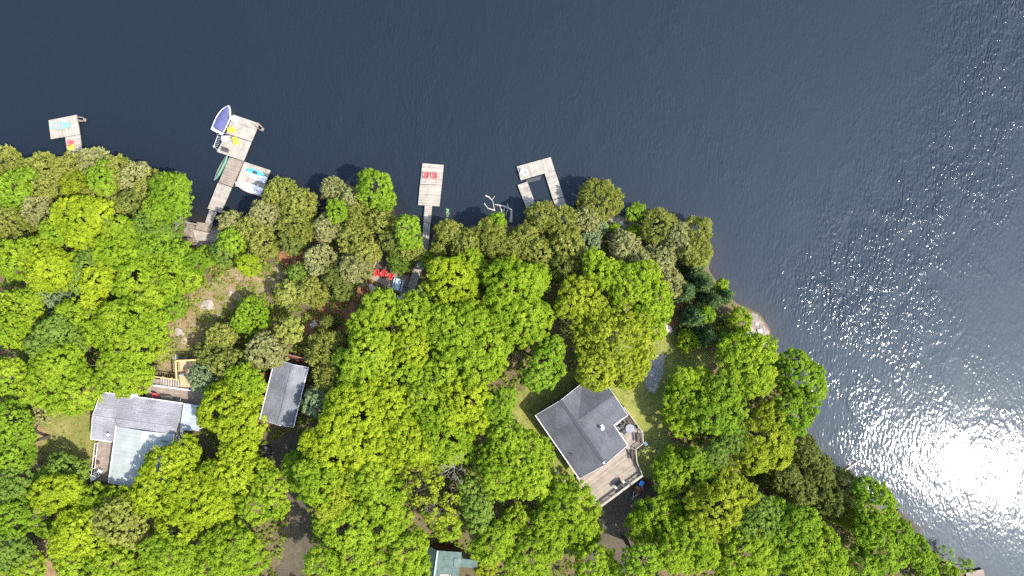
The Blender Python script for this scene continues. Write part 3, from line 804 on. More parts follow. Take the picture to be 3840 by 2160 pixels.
('m','L',14,[(2393,1058,82),(2340,1090,60),(2300,1030,55)],'lime maple inland of the ashen cedars of the point'),
('m','L',13.5,[(2448,1120,66),(2480,1165,42),(2420,1180,50)],'lime maple between the huge golden oak and the pines'),
('m','X',13.5,[(2165,1112,74),(2215,1150,60),(2130,1150,45)],'golden green maple between the deep gap and the huge golden oak'),
('m','L',13,[(2260,1020,66),(2230,975,40)],'lime maple behind the plank bench and ashen cedar'),
('m','L',12,[(2460,1235,42)],'small lime maple beside the boulder'),
# --- dark-roofed house, right bank
('m','L',14.5,[(2802,1365,100),(2850,1310,60),(2760,1310,60),(2830,1430,60)],'lime maple on the bank inland of the rock shore'),
('m','L',11,[(2590,1490,95),(2560,1560,70),(2620,1430,60),(2560,1420,45)],'lime maple facing the gravel patch across the yard'),
('m','G',14,[(2690,1540,95),(2720,1460,60)],'green maple between the two lime maples of the right bank'),
('g','G',12,[(3001,1405,78),(2980,1350,45),(3050,1450,50)],'green tree leaning over the lake with a see-through gap'),
('g','G',12,[(2962,1550,84),(3020,1520,50)],'deep green tree between the leaning tree and the golden crown'),
('m','X',13.5,[(2870,1640,96),(2910,1700,60),(2830,1720,60),(2890,1580,60)],'golden crowned maple above the dark cedar bank'),
('g','D',11,[(2740,1645,66),(2690,1700,45)],'dull green tree under the golden crowned maple'),
('m','L',9.5,[(2530,1768,80),(2570,1720,40),(2505,1815,46)],'lime maple across the drive from the trailer'),
('g','G',10,[(2640,1760,50),(2610,1720,40)],'mid green tree behind the lime maple across from the trailer'),
('m','L',10,[(2470,1938,92),(2530,1950,60),(2415,1975,60)],'lime maple nearest the open end of the wide deck'),
('m','X',15,[(2684,1911,100),(2720,1830,75),(2640,1960,60),(2790,1860,55)],'golden green maple on the inland side of the right woods'),
('m','L',14.5,[(2572,2045,100),(2520,2090,60),(2640,2080,60)],'lime maple in the bottom woods below the golden green maple'),
('g','G',15,[(2405,2105,66),(2370,2150,45)],'mid green tree at the bottom edge beside the dark drive'),
('m','L',14.5,[(2796,2055,96),(2740,2120,65),(2860,2100,60)],'lime maple at the bottom edge between the dark green oak and the bottom woods'),
('g','D',13,[(2838,1942,86),(2790,1990,50)],'dark green tree beside the golden green maple'),
('m','G',14.5,[(2948,2005,100),(2900,1930,65),(3010,1960,60),(2960,2080,70)],'deep green maple inland of the dark cedar bank'),
('m','L',14,[(3059,2075,100),(3010,2130,60),(3120,2120,60)],'lime maple at the bottom edge, nearest the lake'),
('c','K',8.5,[(3014,1690,56)],'olive cedar at the top of the dark cedar bank'),
('c','K',9,[(2950,1790,64)],'dark cedar against the golden crowned maple on the bank'),
('c','K',9,[(3000,1850,66)],'dark cedar in the middle of the dark cedar bank'),
('c','K',8.5,[(3080,1775,58)],'dark cedar on the water side of the bank beside the floating log'),
('c','K',8.5,[(3115,1880,66)],'dark cedar inland of the floating log'),
('c','O',8,[(3175,1825,50)],'olive cedar between the floating log and the bright bank tree'),
('c','X',7,[(3205,1950,44)],'rusty golden cedar tucked behind the bright bank tree'),
('g','G',11.5,[(3287,1890,66),(3320,1940,45),(3250,1840,45)],'bright green bank tree beside the sun glare'),
('g','G',12,[(3310,2050,95),(3370,2010,60),(3260,1990,60)],'large green tree filling the bank below the bright bank tree'),
('g','G',11,[(3430,2055,52),(3460,2100,40)],'green tree at the water beside the shore slab, bottom corner'),
('g','G',11,[(3230,2130,70)],'green tree at the bottom edge below the dark cedar bank'),
('v','G',7,[(3547,2088,36)],'thin wispy tree at the water in the bottom corner'),
('v','G',6,[(3622,2120,32)],'outermost wispy tree beside the corner dock'),
('s','G',4,[(3480,2150,42),(3560,2160,36)],'low green shrub under the wispy trees'),
# --- around the narrow cabin
('c','O',9.5,[(1213,1315,66)],'olive cedar at the lakeward corner of the narrow cabin porch'),
('c','O',9.5,[(1240,1410,60)],'olive cedar brushing the shaded roof slope of the narrow cabin'),
('c','S',9,[(1184,1515,50)],'silvery green conifer beside the lower end of the narrow cabin'),
('c','A',9.5,[(990,1320,64)],'big pale cedar on the sunny side of the narrow cabin'),
('o','O',8.5,[(1083,1240,52)],'olive tree between the cabin porch and the round olive tree'),
('g','G',6,[(945,1180,62),(905,1205,36)],'vivid green round tree in the rocky clearing'),
('p','K',6,[(1225,1206,30)],'small dark conifer casting a shadow on the needle floor'),
('g','G',11,[(1312,1420,44),(1290,1345,36)],'deep green tree in the gap behind the olive cedars of the cabin'),
# --- left woods and the grey-roofed cottage
('o','L',11,[(75,1160,76),(120,1120,45)],'lime oak at the photo edge, inland of the yellow maple pair'),
('c','S',8.5,[(205,1110,46),(265,1125,46)],'silvery conifer in a hollow between the lime maples'),
('m','L',12.5,[(560,1105,52),(610,1080,40)],'lime maple on the woods side of the rocky clearing, second from the cove path'),
('m','L',15,[(505,1215,105),(430,1190,55),(570,1230,65),(490,1310,85)],'great lime maple rising over the cottage yard'),
('m','L',14,[(470,1410,82),(530,1400,50),(420,1370,50)],'lime maple hiding the lake end of the cottage deck'),
('m','L',12,[(375,1245,58),(330,1200,45)],'lime maple beside the great lime maple, towards the photo edge'),
('g','D',12,[(215,1262,85),(150,1300,55),(270,1300,50)],'dull green tree in the middle of the left woods'),
('g','L',11,[(50,1230,70)],'lime leafy tree at the photo edge beside the dull green tree'),
('m','L',14.5,[(215,1430,110),(150,1460,70),(290,1470,75),(220,1360,70)],'broad lime maple lakeward of the small lawn'),
('g','L',12,[(25,1400,68)],'lime leafy tree at the photo edge beside the broad lime maple'),
('m','L',11,[(262,1175,52)],'small lime maple inland of the silvery hollow conifer'),
('o','O',8,[(600,1312,48)],'olive oak between the great lime maple and the rocky clearing'),
('g','G',9,[(640,1150,50)],'mid green tree on the woods edge of the rocky clearing'),
('c','O',8,[(822,1262,46)],'olive cedar on the inland rim of the rocky clearing'),
('c','K',8,[(800,1335,62)],'dark olive cedar beside the yellow wood platform'),
('c','O',9.5,[(855,1370,56)],'olive cedar between the yellow wood platform and the narrow cabin'),
('c','S',8,[(760,1418,50)],'silvery green conifer shading the yellow wood platform'),
('m','Y',12,[(857,1530,96),(920,1480,55),(800,1560,55),(900,1600,75)],'yellow maple covering the pale blue end of the cottage roof'),
('m','L',12,[(900,1425,52),(950,1440,40)],'lime maple between the yellow cottage maple and the cabin'),
('s','A',4,[(150,1552,40)],'ashen shrub on the lakeward edge of the small lawn'),
('g','G',11,[(35,1580,72)],'mid green tree at the photo edge beside the small lawn'),
('g','G',11,[(45,1695,76),(90,1640,40)],'mid green tree at the photo edge below the lawn tree'),
('g','D',11,[(40,1806,82)],'bluish dull green tree at the photo edge beside the dirt path'),
('g','G',11,[(50,1937,76)],'mid green tree at the photo edge along the dirt path'),
('g','D',11,[(40,2060,78)],'dull green tree in the bottom corner beside the dirt path'),
('g','L',10,[(95,2138,66)],'lime leafy tree in the bottom corner'),
('g','D',8,[(238,1768,66),(290,1775,42),(190,1780,42)],'rounded dull green tree at the inland edge of the small lawn'),
('m','Y',12.5,[(190,1852,66),(250,1830,45)],'yellow maple at the start of the dirt path'),
('m','L',9.5,[(335,1888,74),(300,1920,50)],'lime maple between the dirt path and the white wing roof'),
('m','L',9.5,[(435,1892,60),(485,1895,45)],'lime maple just below the white wing roof'),
('o','O',13,[(430,1955,85),(500,1990,55),(370,1960,50)],'olive oak surrounded by lime maples below the cottage'),
('m','Y',13.5,[(298,2010,92),(240,2040,55),(360,2050,55),(260,1950,50)],'bright yellow maple beside the dirt path'),
('m','Y',11.5,[(620,1760,85),(560,1850,75),(690,1720,70)],'yellow maple leaning over the white wing roof'),
('m','Y',13,[(745,1880,110),(680,1840,70),(800,1800,70),(660,1990,75),(830,1900,70)],'largest yellow maple in the woods below the cottage'),
('m','Y',13,[(885,1775,95),(960,1760,50),(900,1680,60)],'yellow maple between the cottage and the cabin drive'),
('o','L',13.5,[(1010,1830,66),(1035,1900,50),(960,1900,66)],'fine leaved lime oak along the cabin drive'),
('m','L',13,[(410,2122,76),(360,2150,45)],'lime maple at the bottom edge below the olive oak'),
('m','L',12.5,[(280,2120,60)],'lime maple at the bottom edge beside the dirt path end'),
('m','L',14,[(634,2088,82),(570,2060,45),(690,2110,50)],'lime maple at the bottom edge below the largest yellow maple'),
('m','L',14,[(876,2065,92),(800,2050,55),(940,2100,60)],'lime maple at the bottom edge beside the cabin drive'),
('m','L',13,[(783,2138,66)],'lime maple cut by the bottom edge between two larger lime maples'),
('g','D',7,[(468,2048,42)],'dark green low tree in the shaded gap below the olive oak'),
('s','L',4,[(520,2145,50)],'lime shrub at the bottom edge below the shaded gap'),
('s','T',3,[(138,2060,40)],'brown leafless bush in the middle of the dirt path'),
('s','G',3.5,[(168,1985,30)],'green shrub beside the dirt path above the leafless bush'),
('g','G',9,[(1105,1745,46),(1120,1800,40)],'mid green tree on the far side of the cabin drive'),
# --- bottom middle woods
('m','Y',14.5,[(1240,1695,95),(1180,1670,55),(1290,1640,60)],'yellow maple below the cabin, across the drive'),
('m','Y',14.5,[(1375,1678,90),(1420,1630,60),(1350,1740,55)],'yellow maple in the heart of the bottom woods'),
('m','Y',14.5,[(1520,1655,86),(1470,1700,55),(1570,1690,50)],'yellow maple between the heart maple and the bare dead tree'),
('m','L',14,[(1668,1655,82),(1720,1620,55),(1640,1710,50)],'lime maple lakeward of the bare dead tree'),
('m','L',14,[(1389,1785,88),(1330,1820,55),(1450,1800,55)],'lime maple inland of the heart maple'),
('m','L',17,[(1184,1828,74),(1150,1780,45),(1230,1790,45)],'lime maple along the cabin drive, inland of its first bend'),
('m','L',13.5,[(1430,1880,74),(1480,1850,45)],'lime maple between the inland maple and the thin yellow tree'),
('m','X',16,[(1238,1890,60),(1280,1920,40)],'golden maple along the cabin drive'),
('m','L',16,[(1290,1985,84),(1220,1970,45),(1340,2020,50)],'lime maple behind the golden drive maple'),
('m','L',13,[(1450,1980,76),(1500,1950,45)],'lime maple inland of the thin yellow tree'),
('m','L',13.5,[(1330,2090,90),(1280,2120,50),(1400,2110,50)],'lime maple at the bottom edge, middle of the woods'),
('m','L',16.5,[(1200,2125,64)],'lime maple at the bottom edge where the cabin drive leaves'),
('m','L',13.5,[(1515,2085,82),(1560,2040,50),(1570,2130,50)],'lime maple hiding the sunny end of the green metal shed'),
('v','X',13,[(1590,1840,70),(1560,1770,45),(1620,1780,45)],'thin yellow tree with its limbs showing'),
('v','X',12,[(1645,1920,66),(1690,1890,45)],'thin yellow tree nearest the green metal shed'),
('g','L',10,[(1680,1975,48)],'lime leafy tree lakeward of the green metal shed'),
('o','L',14.5,[(1925,1735,125),(1870,1800,75),(1990,1690,75),(1900,1650,70),(1980,1800,70)],'huge lime oak with a dense fine crown beside the wide deck'),
('g','D',11.5,[(1785,1895,62),(1760,1830,40),(1800,1960,48)],'dull green tree between the bare dead tree and the shed'),
('m','L',13,[(1850,2045,64),(1800,2060,40),(1890,2000,45)],'lime maple between the shed and the lower drive'),
('g','L',9,[(1935,1950,52)],'lime leafy tree inland of the huge lime oak'),
('s','X',3.5,[(1822,2138,38)],'straw coloured bush beside the green metal shed'),
('m','L',12,[(2125,1918,115),(2060,1960,70),(2170,1990,80),(2080,1870,60)],'lime maple at the cut corner of the wide deck'),
('m','L',13.5,[(1995,2090,80),(1940,2120,50),(2060,2060,50)],'lime maple at the bottom edge below the huge lime oak'),
('m','L',13,[(2229,2120,70),(2280,2140,40)],'lime maple at the bottom edge standing in the lower drive'),
('m','L',12.5,[(1690,1700,45),(1745,1690,45)],'small lime maple touching the bare dead tree'),
]
for i, (k, c, h, lb, label) in enumerate(TREES):
    nm, cat, grp = NAMES[k]
    if label.startswith('brown') : nm, cat = 'leafless_shrub', 'shrub'
    tree(k, c, h, lb, label, nm, cat, grp, i)
GB = 'bare trees without leaves'
bare_tree(1698, 1765, 62, 9.6, 'bare pale dead tree with spreading twigs in the bottom woods', 'dead_tree', 'dead tree', GB, 1, depth=4)
bare_tree(1655, 1160, 28, 8.6, 'bleached bare snag reaching between the walkway and the broad lime maple', 'dead_tree', 'dead tree', GB, 2, depth=3, n=3)
bare_tree(660, 826, 40, 7.6, 'white limbed bare birch leaning over the cove bank', 'bare_birch', 'dead tree', GB, 3, depth=4, n=3)
bare_tree(1725, 1830, 42, 8, 'small brown bare tree just inland of the dead tree', 'dead_tree', 'dead tree', GB, 4, m=mat('bark_tan', (.25, .19, .12), .9, .25, 5), depth=4, n=4)
bare_tree(455, 1325, 34, 9.6, 'grey bare tree poking through the great lime maple', 'dead_tree', 'dead tree', GB, 5, depth=4, n=3)
bare_tree(1615, 1900, 44, 8.8, 'bleached bare limbs standing among the thin yellow trees', 'dead_tree', 'dead tree', GB, 6, depth=4, n=3)
# ------------------------------------------------------------------ docks
DZ = .45
def Q(pts, z=DZ): return [P(a, b, z) for a, b in pts]

def dock_section(root, name, pts, m, z=DZ, pw=.145, flip=False, floats=True, th=.05, rim=True):
    q = Q(pts, z)
    if flip: q = q[1:] + q[:1]
    d = MB(); d.planks(q, z, th, pw)
    o = d.build(name, m, root)
    f = MB()
    qq = [Vector((p.x, p.y, z - th - .012)) for p in q]
    cen = sum(qq, Vector()) / 4
    ins = [p.lerp(cen, .02) for p in qq]
    for i in range(4): f.bar(ins[i] - Vector((0, 0, .09)), ins[(i + 1) % 4] - Vector((0, 0, .09)), .06, .18)
    for t in (.25, .5, .75): f.bar(ins[0].lerp(ins[1], t) - Vector((0, 0, .1)), ins[3].lerp(ins[2], t) - Vector((0, 0, .1)), .05, .14)
    f.build('joists', WD, o)
    if floats:
        b = MB()
        for t in (.2, .8):
            for s in (.22, .78):
                c = qq[0].lerp(qq[1], s).lerp(qq[3].lerp(qq[2], s), t)
                b.tube([(c.x, c.y, -1.2), (c.x, c.y, z - th - .02)], .09, 8)
        b.build('posts', WD, o)
    return o

def ladder(root, p0, p1, z, drop, m, name='ladder'):
    """boards at the dock edge with two rails running down into the water"""
    b = MB()
    a, e = P(*p0, z), P(*p1, z)
    u = (e - a).normalized(); s = Vector((-u.y, u.x, 0)) * .22
    for k in (-1, 1):
        b.tube([a + s * k + Vector((0, 0, .05)), a + s * k + Vector((0, 0, .55)), e + s * k + Vector((0, 0, .5)), e + s * k + u * .15 + Vector((0, 0, -drop))], .03, 6)
    for i in range(4):
        p = e + u * (.1 + .02 * i) + Vector((0, 0, .05 - i * .2))
        b.bar(p - s, p + s, .16, .035)
    b.bar(a - u * .3 - s * 1.3 + Vector((0, 0, .06)), e - s * 1.3 + Vector((0, 0, .06)), .12, .05)
    b.bar(a - u * .3 + s * 1.3 + Vector((0, 0, .06)), e + s * 1.3 + Vector((0, 0, .06)), .12, .05)
    return b.build(name, m, root)

# --- L-shaped dock
d1 = thing('l_shaped_dock', 'pale L-shaped dock carrying a grey and teal boat', 'dock', P(245, 480, 0))
dock_section(d1, 'platform', [(182, 451), (288, 430), (300, 503), (190, 522)], WG, flip=True)
dock_section(d1, 'walkway', [(244.5, 514), (300.5, 504.5), (312, 610), (256, 612)], WG)
ladder(d1, (296, 446), (312, 448), DZ, 1.0, WG2)
# --- long dock with boat
d2 = thing('long_dock', 'long dock of grey platforms with covered motorboat moored alongside', 'dock', P(860, 640, 0))
dock_section(d2, 'swim_platform', [(873.5, 429), (973, 463), (944, 531), (848, 500)], WG)
dock_section(d2, 'boat_platform', [(846, 503), (943, 533), (914, 604), (813, 569)], WG, flip=True)
dock_section(d2, 'rack_platform', [(915.5, 606), (1015, 639), (984, 718), (880, 698)], WG, z=.44, flip=True)
dock_section(d2, 'walkway', [(860, 589), (913, 605), (872, 701), (820, 683)], WG2)
dock_section(d2, 'walkway', [(817, 684.5), (869.5, 703), (829, 798.5), (778, 782)], WG)
dock_section(d2, 'gangway', [(785, 787), (812, 797), (793, 842), (769, 834)], WG, z=.5)
ladder(d2, (966, 470), (981, 483), DZ, 1.0, WG2)
# --- landing on the shore rock
ln = thing('shore_landing', 'plank landing at the shore end of the long dock', 'landing', PG(765, 850, 0))
zl = max(g(*PG(765, 850)[:2]) + .35, .62)
dock_section(ln, 'upper_planks', [(738, 832), (797, 841), (787, 869), (731, 859)], WG2, z=zl, flip=True)
dock_section(ln, 'lower_planks', [(722, 862), (818, 886), (806, 908), (734, 901)], WG, z=zl + .1, pw=.18)
lb = MB(); lb.bar(P(712, 859, zl + .15), P(822, 884, zl + .15), .16, .14); lb.build('beam', WG2, ln)
# --- two-chair dock
d3 = thing('two_chair_dock', 'rectangular dock bearing two faded red chairs with narrow gangway', 'dock', P(1610, 700, 0))
dock_section(d3, 'platform', [(1584, 612), (1664, 618.5), (1657, 693), (1575.5, 690)], WG)
dock_section(d3, 'platform', [(1575, 691.5), (1656.5, 694.5), (1648, 774), (1567.5, 768.5)], WG)
dock_section(d3, 'gangway', [(1593, 771), (1620, 773), (1615, 836), (1588, 834)], WG, z=.5)
# --- boardwalk from the gangway up to the trees
bw = thing('boardwalk', 'narrow boardwalk climbing from the two-chair dock past the picnic deck', 'boardwalk', PG(1580, 950))
prev = None
path = [(1601, 837, .52), (1597, 900, None), (1590, 950, None), (1577, 990, None), (1562, 1020, None), (1549, 1060, None), (1534, 1098, None), (1518, 1135, None), (1505, 1180, None)]
pp = []
for a, b, z in path:
    q = P(a, b, z) if z else PG(a, b, .35)
    pp.append(q)
bm = MB()
for i in range(len(pp) - 1):
    a, b = pp[i], pp[i + 1]
    u = (b - a); n = max(1, int(u.length / .17)); s = Vector((-u.y, u.x, 0)).normalized() * (.52 if i < 3 else .62)
    for k in range(n):
        c = a.lerp(b, (k + .5) / n)
        bm.bar(c - s, c + s, .155, .05)
bm.build('boards', WG, bw)
bs = MB()
for k in (-.42, .42):
    for i in range(len(pp) - 1):
        u = pp[i + 1] - pp[i]; s = Vector((-u.y, u.x, 0)).normalized() * k
        bs.bar(pp[i] + s - Vector((0, 0, .12)), pp[i + 1] + s - Vector((0, 0, .12)), .06, .18)
bs.build('stringers', WD, bw)
rl = MB()
for i in range(0, 3):
    u = pp[i + 1] - pp[i]; s = Vector((-u.y, u.x, 0)).normalized() * .5
    for e in (0, 1):
        q = pp[i + e] + s; rl.bar(q, q + Vector((0, 0, .95)), .07, .07)
    rl.bar(pp[i] + s + Vector((0, 0, .95)), pp[i + 1] + s + Vector((0, 0, .95)), .09, .05)
rl.build('handrail', WG, bw)
# --- U-shaped dock
d4 = thing('u_shaped_dock', 'U-shaped dock wrapped round an empty boat slip', 'dock', P(2030, 680, 0))
dock_section(d4, 'head_platform', [(1938, 624), (2065, 589), (2081, 638.5), (1953, 676)], WG, flip=True)
dock_section(d4, 'long_leg', [(2042.5, 650), (2081, 640), (2114, 738), (2073.5, 749)], WG)
dock_section(d4, 'shore_leg', [(2074.5, 751), (2114.5, 740), (2146, 834), (2104, 842)], WG)
dock_section(d4, 'short_leg', [(1941, 693.5), (1977, 681), (2034, 835), (1999, 845)], WG)
bm = MB()
for k in range(3): bm.bar(P(1973 - k * 1.5, 676 + k * 5, .18), P(2029 - k * 1.5, 662 + k * 5, .18), .16, .12)
bm.build('slip_fender', CHA, d4)
# --- floating log, shore slab, corner dock
lg = thing('floating_log', 'pale log poking from the dark cedar bank into the sun glare', 'log', P(3190, 1750, 0))
b = MB(); b.tube([P(3140, 1784, .1), P(3188, 1750, .08), P(3230, 1722, .05)], [.2, .17, .13], 8); b.build('trunk', BARKW, lg)
b = MB(); b.tube([P(3180, 1755, .2), P(3186, 1748, .45)], [.05, .03], 5); b.build('branch_stub', BARKW, lg)
ss = thing('shore_ramp', 'weathered plank ramp along the water by the bright bank tree', 'ramp', P(3405, 1960, 0))
dock_section(ss, 'planks', [(3352, 1918), (3372, 1912), (3458, 1985), (3440, 1995)], WD, z=.3, floats=False)
cdk = thing('corner_dock', 'corner of a grey dock beside the outermost wispy tree', 'dock', P(3660, 2150, 0))
dock_section(cdk, 'platform', [(3622, 2148), (3688, 2134), (3700, 2196), (3634, 2210)], WG2)
bl = thing('boat_lift_pole', 'thin white pole with rigging lying over the water by the wispy trees', 'pole', P(3500, 2104, 0))
b = MB(); b.tube([P(3478, 2108, .4), P(3512, 2105, .6)], .035, 6); b.build('pole', WHP, bl)
b = MB(); b.tube([P(3493, 2108, -.5), P(3493, 2108, .5)], .04, 6); b.build('post', WHP, bl)
pb = thing('plank_bench', 'low plank platform on the rocks behind the U-shaped dock point', 'platform', PG(2294, 884))
zb = PG(2294, 884, .35).z
dock_section(pb, 'planks', [(2287, 868), (2318, 880), (2304, 902), (2271, 890)], WG, z=zb, floats=False, pw=.2)
b = MB()
for a in ((2287, 870), (2316, 881), (2303, 900), (2273, 889)):
    q = P(*a, zb); b.bar((q.x, q.y, g(q.x, q.y) - .1), (q.x, q.y, zb - .06), .1, .1)
b.build('legs', WD, pb)

# ------------------------------------------------------------------ picnic deck
pd = thing('picnic_deck', 'brown stained picnic deck in the trees with three red chairs', 'deck', PG(1460, 1040))
zp = PG(1460, 1030, .45).z
b = MB(); b.planks(Q([(1389, 1040), (1474, 1019), (1540, 1036), (1519, 1110)], zp), zp); 
main = Q([(1388, 1041), (1473, 1019), (1540, 1036), (1519, 1108)], zp)
b = MB(); b.planks(Q([(1404, 1020), (1473, 1019), (1540, 1036), (1527, 1080)], zp), zp, .05, .15)
b.planks(Q([(1388, 1044), (1400, 1026), (1526, 1082), (1519, 1110)], zp), zp - .012, .05, .15)
b.build('main_floor', WG2, pd)
b = MB(); b.planks(Q([(1426, 960), (1460, 964), (1473, 1017), (1402, 1018)], zp), zp - .01, .05, .15); b.build('lake_side_floor', WD, pd)
b = MB()
A, B_ = P(1427, 958, zp), P(1388, 1040, zp)
for t in np.linspace(0, 1, 6):
    q = A.lerp(B_, t); b.bar(q - Vector((0, 0, .3)), q + Vector((0, 0, .95)), .09, .09)
b.bar(A + Vector((0, 0, .95)), B_ + Vector((0, 0, .95)), .13, .05); b.bar(A + Vector((0, 0, .5)), B_ + Vector((0, 0, .5)), .05, .09)
b.build('side_railing', WG, pd)
b = MB()
for pts in ([(1471, 1017), (1541, 1035)], [(1541, 1035), (1520, 1108)]):
    A, B_ = P(*pts[0], zp), P(*pts[1], zp)
    for t in np.linspace(0, 1, 6):
        q = A.lerp(B_, t); b.bar(q, q + Vector((0, 0, .9)), .09, .09)
    b.bar(A + Vector((0, 0, .9)), B_ + Vector((0, 0, .9)), .12, .05); b.bar(A + Vector((0, 0, .45)), B_ + Vector((0, 0, .45)), .05, .09)
b.build('path_railing', WD, pd)
b = MB()
for a in ((1392, 1038), (1428, 964), (1460, 968), (1536, 1037), (1518, 1104), (1470, 1085)):
    q = P(*a, zp); b.bar((q.x, q.y, g(q.x, q.y) - .2), (q.x, q.y, zp - .06), .12, .12)
b.build('posts', WD, pd)
st = thing('deck_step', 'pale lilac grey step box at the inland end of the picnic deck', 'step', PG(1503, 1114))
b = MB(); q = PG(1503, 1114); b.box((q.x, q.y, q.z + .16), (.95, .75, .32), .25); b.build('box', WG, st)
b = MB(); b.box((q.x, q.y, q.z + .345), (1.0, .8, .04), .25); b.build('tread', GAL, st)

# ------------------------------------------------------------------ chairs and small furniture
def adirondack(loc, rz, m, label, group, name='adirondack_chair'):
    r = thing(name, label, 'chair', loc, rz, group)
    W = .62
    b = MB()
    for i in range(5):
        y = -.30 + i * .125; b.box((0, y, .36 - (i) * .028), (W - .06, .11, .025), 0, rx=-.2)
    b.build('seat', m, r, world=False)
    b = MB()
    for i in range(5):
        x = (i - 2) * .115; h = .80 - abs(i - 2) * .06
        b.box((x * 1.05, .36 + h * .17, .30 + h * .46), (.105, .025, h), 0, rx=-.42)
    b.bar((-.27, .42, .55), (.27, .42, .55), .05, .05)
    b.build('backrest', m, r, world=False)
    for s in (-1, 1):
        b = MB(); b.box((s * .33, .0, .58), (.13, .74, .03)); b.build('armrest', m, r, world=False)
        b = MB(); b.bar((s * .30, -.32, 0), (s * .30, -.32, .565), .035, .1); b.build('leg', m, r, world=False)
        b = MB(); b.bar((s * .27, -.34, .34), (s * .27, .52, .03), .09, .03); b.bar((s * .30, .33, .0), (s * .30, .33, .565), .035, .08); b.build('leg', m, r, world=False)
    return r

GRP = 'red chairs on the two-chair dock'
adirondack(P(1601, 656, DZ), math.radians(176), PINK, 'faded red chair on the two-chair dock, closer to its boat-side edge', GRP)
adirondack(P(1631, 657.5, DZ), math.radians(190), PINK, 'faded red chair on the two-chair dock, closer to the U-shaped dock', GRP)
GRP = 'red chairs on the picnic deck'
adirondack(P(1415, 1026, zp), math.radians(10), RED, 'red chair on the picnic deck beside the side railing', GRP)
adirondack(P(1441.5, 1028, zp), math.radians(-4), RED, 'middle of three red chairs on the picnic deck', GRP)
adirondack(P(1466, 1037, zp), math.radians(-28), RED, 'red chair on the picnic deck nearest the picnic table', GRP)
adirondack(P(271, 537, DZ), math.radians(170), PINK, 'small red chair on the L-shaped dock walkway', None)
adirondack(P(271.5, 553, DZ), math.radians(185), YEL, 'yellow chair on the L-shaped dock walkway behind the red chair', None)
adirondack(P(886, 453, DZ), math.radians(60), SKYB, 'pale aqua chair on the long dock beside the boat bow', None)
adirondack(P(877, 490, DZ), math.radians(95), YEL, 'plump yellow chair on the long dock swim platform', None)
adirondack(P(890, 534, DZ), math.radians(20), YEL, 'yellow chair in the middle of the long dock boat platform', None)
adirondack(P(1960, 645, DZ), math.radians(-110), WHP, 'whitish grey chair on the head of the U-shaped dock', None)

def bench(loc, rz, L, m, label, name='bench', D=.5, back=True):
    r = thing(name, label, 'bench', loc, rz)
    b = MB()
    for i in range(4): b.box((0, -D / 2 + (i + .5) * D / 4, .45), (L, D / 4 - .015, .035))
    b.build('seat', m, r, world=False)
    if back:
        b = MB()
        for i in range(3): b.box((0, D / 2 + .04 + i * .03, .58 + i * .14), (L, .03, .11), 0, rx=-.15)
        b.build('backrest', m, r, world=False)
    for s in (-1, 1):
        for y in (-1, 1):
            b = MB(); b.bar((s * (L / 2 - .1), y * (D / 2 - .05), 0), (s * (L / 2 - .1), y * (D / 2 - .05), .43), .07, .07); b.build('leg', m, r, world=False)
    return r
bench(P(848, 565, DZ), math.radians(-19), 1.15, CHA, 'dark grey bench at the inner edge of the long dock boat platform')

# picnic table
pt = thing('picnic_table', 'pale blue picnic table with attached benches on the picnic deck', 'picnic table', P(1494, 1067, zp), math.radians(-14))
b = MB()
for i in range(5): b.box(((i - 2) * .16, 0, .74), (.15, 1.75, .04))
b.build('tabletop', PBL, pt, world=False)
for s in (-1, 1):
    b = MB()
    for i in range(2): b.box((s * .66 + (i - .5) * .13, 0, .45), (.12, 1.75, .04))
    b.build('bench_seat', PBL, pt, world=False)
    b = MB()
    for k in (-1, 1): b.bar((k * .68, s * .6, 0), (k * .2, s * .6, .71), .05, .09)
    b.bar((-.72, s * .64, .40), (.72, s * .64, .40), .05, .1)
    b.build('leg_frame', WD, pt, world=False)

# ------------------------------------------------------------------ boats
def hull(L, W, hh, bow=.55, stern=.0, n=18, sheer=.12, keel=.5, m=10, ex=2.3):
    """open boat shell from stern (x=-L/2) to bow (x=L/2): returns (verts, faces) plus the gunwale outline"""
    vs = []; fs = []; gun = []
    for i in range(n + 1):
        t = i / n
        x = -L / 2 + L * t
        w = W / 2 * (1 - (max(0, (t - (1 - bow)) / bow)) ** ex)
        if stern > 0: w *= 1 - (max(0, (stern - t) / stern)) ** 2.3
        elif t < .4: w *= .90 + .10 * (t / .4)
        w = max(w, .012)
        top = hh + sheer * t * t
        kz = hh * .62 * max(0, (t - .72) / .28) ** 2 + (hh * .62 * max(0, (.28 - t) / .28) ** 2 if stern > 0 else 0)
        gun.append((x, w, top))
        for j in range(m + 1):
            a = math.pi * j / m
            cy = math.cos(a); sz = math.sin(a)
            y = w * math.copysign(abs(cy) ** keel, cy)
            z = top - (top - kz) * sz ** .9
            vs.append((x, y, z))
    r = m + 1
    for i in range(n):
        for j in range(m): fs.append((i * r + j, i * r + j + 1, (i + 1) * r + j + 1, (i + 1) * r + j))
    fs.append(tuple(range(m, -1, -1))); fs.append(tuple(range(n * r, n * r + r)))
    return vs, fs, gun
def gunwale(gun, rad, close_stern=True):
    b = MB()
    pts = [(x, w, z) for x, w, z in gun] + [(x, -w, z) for x, w, z in reversed(gun)]
    if close_stern: pts.append(pts[0])
    b.tube(pts, rad, 6)
    return b
def deck_surface(gun, dz, inset=1.0, crown=.0, k0=0, k1=None, m=6):
    b = MB(); vs = []; fs = []
    gg = gun[k0:k1]
    for x, w, z in gg:
        for j in range(m + 1):
            u = -1 + 2 * j / m
            vs.append((x, u * w * inset, z + dz + crown * (1 - u * u)))
    for i in range(len(gg) - 1):
        for j in range(m): fs.append((i * (m + 1) + j, (i + 1) * (m + 1) + j, (i + 1) * (m + 1) + j + 1, i * (m + 1) + j + 1))
    b.add(vs, fs); return b

